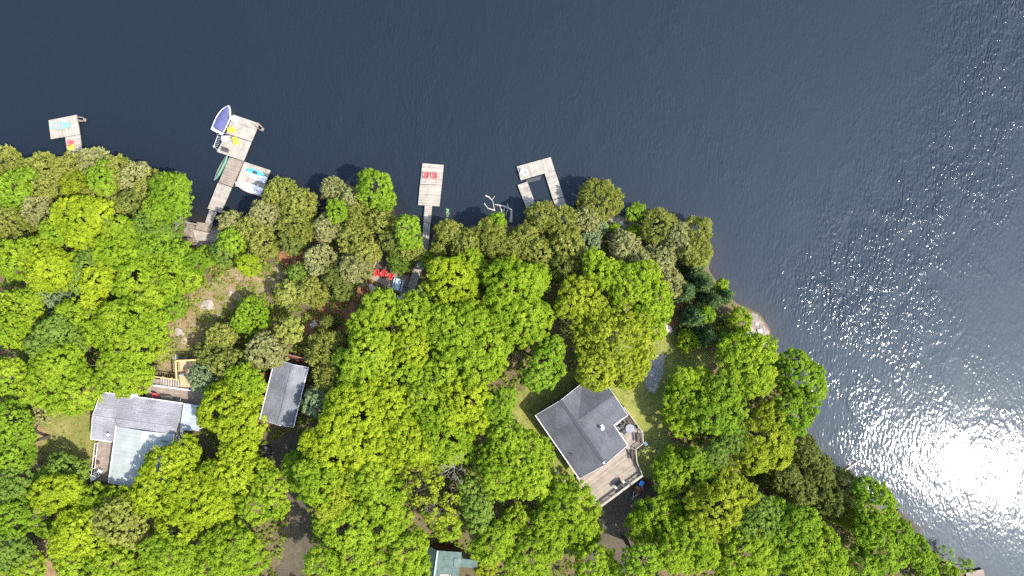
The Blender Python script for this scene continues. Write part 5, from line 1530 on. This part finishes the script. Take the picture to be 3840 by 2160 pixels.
b.add([(xl + .3, yb + .3, EZ + .4), (xe - .3, yb + .3, EZ + .4), (xr, yb + .3, EZ + .86)], [(0, 1, 2)], .5)
b.add([(xl + .15, yt - .05, EZ + .4), (xe - .15, yt - .05, EZ + .4), (xr, yt - .05, EZ + .86)], [(2, 1, 0)], .5)
b.build('wing_walls', SIDINGG, hl, world=False)
# low pale blue roof at the east end
e1, e2, e3, e4 = pl(688, 1513, EZ), pl(748, 1521, EZ), pl(742, 1618, EZ), pl(660, 1612, EZ)
b = MB(); b.slab([(A + .03, e4.y, EZ - .16), (e3.x, e3.y, EZ - .28), (e2.x, B - .05, EZ - .28), (A + .03, B - .02, EZ - .16)], .1, .5); er = b.build('porch_roof', M_BLUE, hl, world=False)
b = MB()
for i in range(1, 7):
    t = i / 7; y = e4.y + (B - e4.y) * t; b.bar((A + .03, y, EZ - .155), (e3.x, y, EZ - .275), .03, .03)
b.build('standing_seams', M_BLUE, er, world=False)
b = MB()
for q in ((e3.x - .2, e3.y + .2), (e2.x - .2, B - .3), (e3.x - .2, (B + e3.y) / 2)): b.bar((q[0], q[1], -.5), (q[0], q[1], EZ - .4), .12, .12)
b.build('porch_posts', WHP, hl, world=False)
# vents
c = pl(413, 1627, EZ + .3); hz = EZ + RI * (1 - abs(c.y - B / 2) / (B / 2))
b = MB(); b.tube([(c.x, c.y, hz - .1), (c.x, c.y, hz + .55)], .09, 10); v_ = b.build('vent_pipe', GAL, hl, world=False)
b = MB(); b.disc((c.x, c.y, hz + .62), .2, .08, 14); b.build('vent_cap', WHP, v_, world=False)
c = pl(614, 1655, EZ + .9); b = MB(); b.bar((c.x - .5, c.y, EZ + .86), (c.x + .5, c.y - .02, EZ + .70), .07, .08); b.build('roof_bracket', BLK, hl, world=False)
c = pl(436, 1596, EZ + .7); b = MB(); b.tube([(c.x, c.y, EZ + .4), (c.x, c.y + .9, EZ + 1.25)], .03, 6); b.build('antenna', CHA, hl, world=False)
windows(wl, [(2.5, B - o_ + .03, 1.6, 1.4, 1.1, 'x'), (6.0, B - o_ + .03, 1.4, 1.8, 1.6, 'x'), (9.0, B - o_ + .03, 1.6, 1.4, 1.1, 'x'), (x0 + o_ - .03, 3.4, 1.6, 1.2, 1.0, 'y')], hl)
# decks of the cottage
LD = .75
pz = zc + LD
SD = 1.3
b = MB(); b.planks([tuple(pl(*a, SD)[:2]) for a in [(368, 1650), (432, 1657), (404, 1808), (352, 1802)]], SD, .05, .15); sdk = b.build('side_deck', WG2, hl, world=False)
b = MB()
for a in [(366, 1660), (353, 1798), (360, 1730), (398, 1800)]:
    q = pl(*a, SD); b.bar((q.x, q.y, -.5), (q.x, q.y, SD - .06), .12, .12)
b.build('posts', WD, sdk, world=False)
railing(hl, [pl(*a, SD) for a in [(368, 1660), (352, 1800)]], SD, WHP, 'side_railing', .8, 1.6, .05, balusters=False)
b = MB(); b.planks([tuple(pl(*a, LD)[:2]) for a in [(555, 1415), (770, 1452), (765, 1520), (545, 1492)]], LD, .05, .15); nd = b.build('lake_deck', WG2, hl, world=False)
b = MB(); b.planks([tuple(pl(*a, LD)[:2]) for a in [(380, 1446), (480, 1452), (545, 1494), (378, 1470)]], LD - .2, .05, .15); b.build('boards', WR, nd, world=False)
b = MB()
for a in [(560, 1418), (660, 1430), (755, 1452), (758, 1512), (600, 1490), (385, 1450), (478, 1456)]:
    q = pl(*a, LD); b.bar((q.x, q.y, -1.4), (q.x, q.y, LD - .27), .12, .12)
b.build('posts', WD, nd, world=False)
railing(hl, [pl(*a, LD) for a in [(378, 1447), (480, 1451)]], LD - .2, WD, 'fence', .9, 1.4, .1, parent=nd)
railing(hl, [pl(*a, LD) for a in [(586, 1443), (724, 1462)]], LD, WHP, 'stair_railing', .8, 1.5, .10, parent=nd, balusters=False)
# raised yellow platform and its stair
UP = 1.35
ya = [(670, 1351), (762, 1347), (757, 1452), (676, 1452)]
b = MB(); b.planks([tuple(pl(*a, UP)[:2]) for a in [(762, 1347), (757, 1452), (676, 1450), (672, 1351)]], UP, .05, .145); yp = b.build('raised_platform', mat('new_tan_wood', (.42, .30, .17), .8, .18, 3), hl, world=False)
railing(hl, [pl(*a, UP) for a in [(674, 1424), (670, 1351), (762, 1346.5), (760, 1372)]], UP, WY, 'yellow_railing', .92, 1.2, .22, parent=yp)
b = MB()
for a in [(673, 1354), (758, 1350), (755, 1448), (679, 1447)]:
    q = pl(*a, UP); b.bar((q.x, q.y, -1.6), (q.x, q.y, UP - .06), .14, .14)
b.build('posts', WY, yp, world=False)
b = MB(); n = 8
for i in range(n):
    t = (i + .5) / n
    z = LD + .1 + (UP - LD - .1) * t
    p, q = pl(600 + 74 * t, 1416 + 9 * t, z), pl(600 + 74 * t, 1443 + 9 * t, z)
    b.bar((p.x, p.y, z), (q.x, q.y, z), .24, .045)
ys = b.build('stair_treads', WG, hl, world=False)
p, q = pl(576, 1408, LD), pl(672, 1423, UP)
b = MB(); b.bar((p.x, p.y, LD + .85), (q.x, q.y, LD + .95), .16, .05)
for t in (0, .33, .66, 1):
    c = p.lerp(q, t); b.bar((c.x, c.y, LD - .4), (c.x, c.y, LD + .85), .08, .08)
b.build('stair_handrail', WY, ys, world=False)
# ---- things around the cottage
wz = lambda sx, sy, h: P(sx, sy, zc + h)
g1 = thing('kettle_grill', 'grey covered grill on the raised yellow platform', 'grill', wz(692, 1404, UP + .004), .2)
b = MB(); b.box((0, 0, .6), (.62, .46, .4)); b.tube([(-.3, 0, .8), (.3, 0, .8)], .22, 12); b.build('body', GRY, g1, world=False)
for s in (-1, 1):
    for y in (-1, 1):
        b = MB(); b.bar((s * .26, y * .18, 0), (s * .26, y * .18, .42), .04, .04); b.build('leg', CHA, g1, world=False)
lm = thing('lounger', 'pale yellow lounge cushion lying on the raised yellow platform', 'lounger', wz(731, 1365, UP + .004), .05)
b = MB(); b.box((0, -.1, .16), (.5, .9, .1)); b.build('seat_cushion', mat('pale_yellow_cloth', (.66, .58, .16), .8, .1, 4), lm, world=False)
b = MB(); b.box((0, .48, .3), (.5, .35, .09), 0, rx=.7); b.build('back_cushion', mat('pale_yellow_cushion', (.62, .54, .15), .8, .1, 4), lm, world=False)
b = MB(); b.box((0, .05, .06), (.52, 1.2, .05)); b.build('frame', WG, lm, world=False)
adirondack(wz(588, 1487, LD + .004), math.radians(2), PINK, 'red chair on the cottage lake deck, half under the eave', None)
bench(wz(631, 1492, LD + .004), math.radians(-6), 1.7, mat('mossy_green_paint', (.26, .29, .19), .8, .15, 4), 'greenish bench on the cottage lake deck against the eave')
um = thing('folded_umbrella', 'white patio umbrella canopy on the cottage lake deck at the eave', 'umbrella', wz(522, 1480, .4))
b = MB(); vs = [(0, 0, 2.35)] + [(.95 * math.cos(k * .7854), .95 * math.sin(k * .7854), 1.95) for k in range(8)]
b.add(vs, [(0, 1 + k, 1 + (k + 1) % 8) for k in range(8)]); b.build('canopy', WHT, um, world=False)
b = MB(); b.tube([(0, 0, 0), (0, 0, 2.3)], .025, 6); b.build('pole', ALU, um, world=False)
b = MB(); b.disc((0, 0, .08), .25, .08, 16); b.build('base', CHA, um, world=False)
fz = thing('white_cooler', 'white cooler peeping from under the maple at the cottage fence', 'cooler', wz(472, 1462, LD - .2 + .01), .1)
b = MB(); b.box((0, 0, .2), (.75, .45, .38)); b.build('body', WHT, fz, world=False)
b = MB(); b.box((0, 0, .42), (.79, .49, .07)); b.build('lid', SKYB, fz, world=False)
# white garden set on the side deck
ws = thing('garden_table', 'white wire garden table on the side deck of the cottage', 'table', wz(372, 1775, SD + .004))
b = MB(); n = 14
b.tube([(.42 * math.cos(6.283 * i / n), .42 * math.sin(6.283 * i / n), .72) for i in range(n + 1)], .03, 5)
for k in range(-2, 3):
    w = math.sqrt(.42 ** 2 - (k * .15) ** 2); b.tube([(k * .15, -w, .72), (k * .15, w, .72)], .02, 5)
b.build('tabletop', WHP, ws, world=False)
for k in range(4):
    a = k * 1.571 + .4; b = MB(); b.tube([(.3 * math.cos(a), .3 * math.sin(a), .72), (.4 * math.cos(a), .4 * math.sin(a), 0)], .02, 5); b.build('leg', WHP, ws, world=False)
patio_chair(wz(361, 1786, SD + .004), 2.2, 'white garden chair on the lawn side of the wire table', 'white garden chairs on the side deck', WHP)
patio_chair(wz(384, 1763, SD + .004), -.6, 'white garden chair between the wire table and the white wing', 'white garden chairs on the side deck', WHP)
pot = thing('fire_bowl', 'small round dark brown pot on the cottage side deck', 'pot', wz(371, 1733, SD + .004))
b = MB(); b.tube([(0, 0, 0), (0, 0, .2), (0, 0, .35)], [.14, .22, .24], 14); b.build('bowl', WD, pot, world=False)
b = MB(); b.tube([(.24 * math.cos(6.283 * i / 14), .24 * math.sin(6.283 * i / 14), .36) for i in range(15)], .025, 5); b.build('rim', WR, pot, world=False)
# ---------------------------------------------------------------- narrow cabin
zb = PG(1075, 1480).z
EZ = 2.7
O_ = P(1031, 1346.5, zb + EZ); R0 = P(1157.5, 1371, zb + EZ); RB = P(1100, 1602, zb + EZ)
cb_ = thing('narrow_cabin', 'narrow cabin with a grey gable roof and red brown lake porch', 'cabin', (O_.x, O_.y, zb), math.atan2(RB.y - R0.y, RB.x - R0.x))
pc = lambda sx, sy, dz: px_local(cb_, sx, sy, zb + dz)
B = pc(1157.5, 1371, EZ).y; A = pc(1100, 1602, EZ).x; yr = pc(1105, 1361, EZ + .9).y * .5 + pc(1040, 1596, EZ + .9).y * .5
b = MB(); b.prism([(.3, .35), (A - .3, .35), (A - .3, B - .35), (.3, B - .35)], -.6, EZ - .1, .5)
for x, o in ((.3, (0, 1, 2)), (A - .3, (2, 1, 0))):
    b.add([(x, .35, EZ - .1), (x, B - .35, EZ - .1), (x, yr, EZ + .7)], [o], .5)
wl = b.build('walls', SIDING, cb_, world=False)
rf = gable(cb_, 'roof', SH_MID, 0, A, 0, B, yr, EZ, .85)
windows(wl, [(2.2, .32, 1.5, 1.1, .9, 'x'), (6, .32, 1.5, 1.1, .9, 'x'), (.27, 1.3, 1.5, 1.0, .9, 'y')], cb_)
d = MB(); d.box((.27, 3.2, 1.1), (.06, .95, 2.0)); dr = d.build('door', WR, cb_, world=False)
d = MB(); d.box((.22, 3.55, 1.1), (.05, .05, .12)); d.build('handle', GAL, dr, world=False)
p0, p1 = pc(1064, 1322, .5), pc(1145, 1341, .5)
b = MB(); b.planks([(p0.x, p0.y), (.28, p0.y), (.28, B - .3), (p0.x, B - .3)], .45, .05, .15); po = b.build('porch_floor', WR, cb_, world=False)
railing(cb_, [(.2, p0.y, 0), (p0.x, p0.y, 0), (p0.x, B - .3, 0), (.2, B - .3, 0)], .45, mat('red_brown_rail', (.28, .14, .10), .8, .15, 4), 'porch_railing', .95, 1.2, .12, parent=po)
b = MB()
for q in ((p0.x + .1, p0.y + .1), (p0.x + .1, B - .4)): b.bar((q[0], q[1], -.6), (q[0], q[1], .4), .12, .12)
b.build('posts', WD, po, world=False)
cc = FR[cb_.name].M
for k, (yy, lab) in enumerate(((1.0 + p0.y, 'dark porch chair on the cabin porch, nearer the pale cedar'), (2.5 + p0.y, 'dark porch chair on the cabin porch, nearer the olive cedar'))):
    q = cc @ Vector((p0.x + .75, yy, .455)); patio_chair(q, FR[cb_.name].rz - 1.57, lab, 'porch chairs of the cabin', mat('maroon_wood', (.09, .03, .03), .8, .2, 4))
wp = thing('woodpile', 'dark woodpile stacked along the sunny wall of the narrow cabin', 'woodpile', PG(998, 1418), FR[cb_.name].rz)
b = MB(); rg = np.random.default_rng(12)
for i in range(9):
    for j in range(4): b.tube([(i * .21 - .9, -.32, .11 + j * .19), (i * .21 - .9 + rg.normal() * .02, .32, .11 + j * .19)], .1, 7)
b.build('logs', WD, wp, world=False)
b = MB(); b.box((0, 0, .86), (2.0, .75, .04)); b.build('cover_board', WR, wp, world=False)
# ---------------------------------------------------------------- green metal shed
zs = PG(1690, 2130).z
EZ = 2.5
rt, rb_ = P(1641.5, 2065, zs + EZ + .9), P(1630, 2152, zs + EZ + .9)
u = (rb_ - rt).normalized()
sd = thing('green_metal_shed', 'green metal roofed shed cut by the bottom edge', 'shed', (rt.x, rt.y, zs), math.atan2(u.y, u.x))
ps = lambda sx, sy, dz: px_local(sd, sx, sy, zs + dz)
yR = ps(1732, 2071.5, EZ + .3).y; A = 7.2
xa, xb = ps(1793, 2100, EZ).x, ps(1790.6, 2131, EZ).x; yE = ps(1793, 2104, EZ).y
b = MB()
b.slab([(0, 0, EZ + .9), (A, 0, EZ + .9), (A, yR, EZ + .35), (0, yR, EZ + .35)], .08, .5)
b.slab([(A, 0, EZ + .901), (0, 0, EZ + .901), (0, -1.55, EZ - .35), (A, -1.55, EZ - .35)], .08, .5)
rf = b.build('roof', M_TEAL, sd, world=False)
b = MB(); b.slab([(xa, yR + .01, EZ + .30), (xb, yR + .01, EZ + .30), (xb, yE, EZ + .1), (xa, yE, EZ + .1)], .07, .6)
b.slab([(xa, yR - .9, EZ + .60), (xb, yR - .9, EZ + .60), (xb, yR + .008, EZ + .375), (xa, yR + .008, EZ + .375)], .03, .7); lo = b.build('lean_to_roof', M_TEAL, sd, world=False)
b = MB(); n = 18
for i in range(1, n):
    x = A * i / n; b.bar((x, 0, EZ + .905), (x, yR, EZ + .355), .03, .025); b.bar((x, 0, EZ + .905), (x, -1.55, EZ - .345), .03, .025)
b.build('ribs', M_TEAL, rf, world=False)
c = MB(); c.bar((0, 0, EZ + .93), (A, 0, EZ + .93), .22, .03); c.build('ridge_cap', mat('pale_teal_metal', (.30, .38, .34), .5, .15, 4), rf, world=False)
b = MB(); b.prism([(.25, -1.3), (A - .25, -1.3), (A - .25, yR - .2), (.25, yR - .2)], -.6, EZ - .3, .5)
b.prism([(.3, -.7), (A - .3, -.7), (A - .3, yR - .25), (.3, yR - .25)], EZ - .3, EZ + .25, .5); b.build('walls', WR, sd, world=False)
b = MB()
for x, y in ((xa + .1, yE - .1), (xb - .1, yE - .1)): b.bar((x, y, -.5), (x, y, EZ + .05), .1, .1)
b.build('lean_to_posts', WD, sd, world=False)
hb = thing('timber_rack', 'dark timber beam rack along the lakeward side of the green metal shed', 'rack', PG(1660, 2058), FR[sd.name].rz + 1.5708 - .03)
b = MB(); 
for j in range(3): b.bar((-2.7, 0 + j * .14, 1.25), (2.4, 0 + j * .14, 1.25), .12, .14)
b.build('beams', WR, hb, world=False)
b = MB()
for x in (-2.3, 0, 2.0): b.bar((x, .14, 0), (x, .14, 1.17), .12, .12)
b.build('posts', WD, hb, world=False)
pk = thing('pink_sheet', 'faded pink corrugated sheet leaning on the shed roof edge at the bottom of the photo', 'sheet', P(1676, 2156, zs + EZ + .75), FR[sd.name].rz)
b = MB()
for i in range(10): b.slab([(0, -.95 + i * .2, .06 - (i * .2) * .2 + (.03 if i % 2 else 0)), (1.6, -.95 + i * .2, .06 - i * .04 + (.03 if i % 2 else 0)), (1.6, -.76 + i * .2, .03 - i * .04), (0, -.76 + i * .2, .03 - i * .04)], .015)
b.build('sheet', mat('faded_pink_metal', (.48, .26, .24), .6, .15, 4), pk, world=False)
# ---------------------------------------------------------------- odds and ends
tn = thing('round_tub', 'black round tub rim half hidden by the maple on the cabin drive', 'tub', PG(1000, 1690))
b = MB(); n = 24
b.tube([(.8 * math.cos(6.283 * i / n), .8 * math.sin(6.283 * i / n), .55) for i in range(n + 1)], .08, 7); b.build('rim', BLK, tn, world=False)
b = MB(); b.disc((0, 0, .52), .77, .04, 24); b.build('liner', CHA, tn, world=False)
b = MB(); b.tube([(0, 0, 0), (0, 0, .47)], [.78, .8], 24); b.build('tub_wall', BLK, tn, world=False)
rw = thing('retaining_wall', 'dark timber retaining wall with white posts above the rock shore', 'wall', PG(2722, 1228))
b = MB(); q0, q1, q2 = PG(2709, 1197), PG(2737, 1262), PG(2716, 1188)
for k in range(3): b.bar(q0 + Vector((0, 0, .1 + k * .2)), q1 + Vector((0, 0, .1 + k * .2)), .22, .19)
b.build('timbers', WD, rw)
b = MB()
for (a, e) in (((2718, 1209), (2734, 1202)), ((2734, 1202), (2731, 1180)), ((2735, 1247), (2749, 1239))):
    b.bar(PG(*a, .62), PG(*e, .62), .1, .1)
    b.bar(PG(*e, -.1), PG(*e, .7), .1, .1)
b.build('posts', BARKW, rw)

def rock(sx, sy, r, label, m=ROCK, squash=.6, seed=0, cat='rock', group=None, asp=1.3):
    rg = np.random.default_rng(77 + seed)
    p = PG(sx, sy)
    R = r * K
    import bmesh
    bm = bmesh.new(); bmesh.ops.create_icosphere(bm, subdivisions=3, radius=1)
    ph = rg.uniform(0, 6, 6)
    pl_ = [Vector(unit(rg.normal(size=3))) for _ in range(7)]
    for v in bm.verts:
        d = v.co.normalized()
        k = 1 + .12 * math.sin(d.x * 3 + ph[0]) * math.sin(d.y * 3 + ph[1]) + .06 * math.sin(d.z * 7 + ph[2] + d.x * 6)
        for q in pl_:
            e = d.dot(q)
            if e * k > .78: k = .78 / e
        v.co = Vector((d.x * k * R * asp, d.y * k * R, d.z * k * R * squash))
    me = bpy.data.meshes.new('boulder'); bm.to_mesh(me); bm.free()
    a = me.attributes.new('tint', 'FLOAT', 'POINT'); a.data.foreach_set('value', np.full(len(me.vertices), .5, np.float32))
    o = link('boulder', me, m, None)
    o.location = (p.x, p.y, p.z + R * squash * .35); o.rotation_euler = (0, 0, rg.uniform(0, 6))
    return tag(o, label, cat, group)
rock(2504, 1234, 14, 'pale rounded boulder on the yard grass beside the small lime maple', ROCKP, .6, 1)
rock(2462, 1190, 10, 'flat pale stone lakeward of the rounded boulder', ROCKP, .4, 2)
rock(2490, 1215, 5, 'small stone in the line leading to the rounded boulder', ROCKP, .6, 3)
rock(2836, 1214, 7, 'white stone on the brown rock shore', ROCKP, .7, 4)
rock(2815, 1250, 16, 'low grey granite slab beside the square stone on the rock shore', ROCKP, .3, 5)
rock(776, 1152, 26, 'pinkish grey granite slab in the middle of the rocky clearing', ROCK, .12, 6)
rock(672, 1248, 18, 'granite hump at the inland end of the rocky clearing', ROCK, .3, 7)
rock(690, 1275, 12, 'smaller granite stone behind the inland granite hump', ROCK, .4, 8)
rock(862, 1100, 9, 'light stone beside the vivid green tree of the clearing', ROCK, .4, 9)
rock(640, 1345, 11, 'stone beside the raised yellow platform', ROCK, .5, 10)
rock(662, 1338, 9, 'pale stone against the corner of the raised yellow platform', ROCKP, .6, 11)
rock(1398, 1083, 12, 'long pale stone on the needle floor by the picnic deck', ROCKP, .35, 12, asp=2.0)
rock(2090, 1776, 6, 'pale stone on the grass beside the dark-roofed house wall', ROCKP, .5, 13)
rock(2117, 1801, 5, 'round white stone near the house corner shrubs', ROCKP, .7, 14)
rock(2143, 1823, 11, 'bluish grey flat stone at the wide deck side steps', ROCKP, .35, 15)
rock(1175, 1215, 14, 'pale stone in the red soil by the small dark conifer', ROCKP, .5, 16)
rock(2330, 838, 7, 'pale stone on the rocky gap behind the leaning green tree', ROCKP, .6, 17)
sq = thing('stone_block', 'square pale slab set on the rock shore', 'slab', PG(2848, 1242), .25)
b = MB(); b.box((0, 0, .15), (.75, .75, .3)); b.build('block', ROCKP, sq, world=False)
b = MB(); b.box((0, 0, .325), (.62, .62, .05)); b.build('top_slab', BARKW, sq, world=False)

# ------------------------------------------------------------------ ground plants nobody could count
def scatter(name, n, m, regions_out, seed, L=.13, h=.5, box=(-82, 80, -52, 22), keep=None, clump=.6):
    rg = np.random.default_rng(seed)
    p = np.column_stack([rg.uniform(box[0], box[1], n), rg.uniform(box[2], box[3], n)])
    d = shore_dist(p)
    ok = d > .5
    fld = np.sin(p[:, 0] * .9 + 2 * np.sin(p[:, 1] * .5)) * np.cos(p[:, 1] * 1.1 + np.sin(p[:, 0] * .7)) + .5 * np.sin(p[:, 0] * 2.7 + p[:, 1] * 2.1)
    ok &= (fld + rg.normal(size=n) * .35) > -1 + clump
    for w in regions_out: ok &= ~inside(w, p)
    if keep is not None: ok &= keep(p)
    p = p[ok]; fld = fld[ok]
    st = dict(STYLE['s']); st['n'] = 9; st['L'] = L; st['W'] = L * .6; st['cr'] = .26
    z = ground_np(p) + np.clip(.08 + h * .5 * (fld + .6) * rg.uniform(.1, 1, len(p)), .04, h)
    q, t = leaves_from(np.column_stack([p, z]), np.tile([0, 0, 1.0], (len(p), 1)), np.clip(rg.normal(.45, .25, len(p)), 0, 1), st, rg)
    q[:, 2] = np.maximum(q[:, 2], .06)
    return tag(np_mesh(name, q, 4, t, m, None), kind='stuff')
houses = []
for pts in ([(1990, 1560), (2180, 1415), (2300, 1440), (2440, 1620), (2420, 1790), (2236, 1925), (2150, 1800)], [(335, 1640), (375, 1440), (490, 1440), (560, 1400), (670, 1340), (775, 1340), (790, 1530), (700, 1700), (600, 1840), (345, 1810)],
            [(1020, 1340), (1060, 1310), (1160, 1335), (1165, 1380), (1100, 1610), (970, 1590)], [(1600, 2060), (1740, 2060), (1800, 2100), (1800, 2240), (1590, 2240)], [(1385, 1040), (1425, 955), (1475, 960), (1545, 1035), (1522, 1112)], [(1570, 930), (1610, 930), (1580, 1040), (1530, 1130), (1500, 1200), (1480, 1180)], [(715, 830), (825, 830), (840, 920), (715, 920)]):
    houses.append(np.array([PG(a, b_)[:2] for a, b_ in pts]))
drv = [w for nme, w in SHEETS if nme in ('driveway', 'gravel_path', 'dirt_path')]
allw = [w for nme, w in SHEETS]
grassy = [w for nme, w in SHEETS if nme in ('lawn', 'yard')]
UND = leafmat('leaf_undergrowth', (.12, .15, .024), (.22, .33, .036), .4)
scatter('undergrowth', 42000, UND, houses + allw, 21, .16, 1.3, clump=.30)
scatter('clearing_plants', 3600, leafmat('leaf_clearing', (.20, .17, .04), (.16, .25, .025), .25), houses + drv + grassy, 22, .12, .4, box=(-56, -25, -14, 4), clump=.75)
def in_grass(p):
    r = np.zeros(len(p), bool)
    for w in grassy: r |= inside(w, p)
    return r
scatter('grass', 9000, leafmat('blade_green', (.16, .15, .03), (.12, .18, .02), .2), houses + drv, 23, .07, .10, keep=in_grass, clump=.35)

# the same woods carried on past the edges of the photograph, one mass
rg = np.random.default_rng(99); Qs = []; Ts = []
stw = dict(STYLE['m']); stw.update(sp=.95, cr=.6, n=22, L=.24, W=.19)
spots = [(x, y) for x in range(-260, 3900, 150) for y in (2330, 2500)] + [(x, y) for y in range(800, 2300, 150) for x in (-130, -290)]
for sx, sy in spots:
    sx += rg.uniform(-40, 40); sy += rg.uniform(-30, 30)
    q = PG(sx, sy)
    if shore_dist(np.array([[q.x, q.y]]))[0] < 3: continue
    r = rg.uniform(3.2, 4.6); hgt = rg.uniform(8, 11)
    c = np.array([q.x, q.y, q.z + hgt - r * .8])
    p, d, bm = lobe_clumps(c, r, r, r * .8, stw, rg, [], zmin=-.3)
    a, t = leaves_from(p, d, np.clip(rg.normal(.5, .12) + rg.normal(size=len(p)) * .13, 0, 1), stw, rg)
    Qs.append(a); Ts.append(t)
tag(np_mesh('woodland', np.concatenate(Qs), 4, np.concatenate(Ts), LEAF['L'], None), 'leafy woods continuing beyond the edges of the photo', 'woods', kind='stuff')
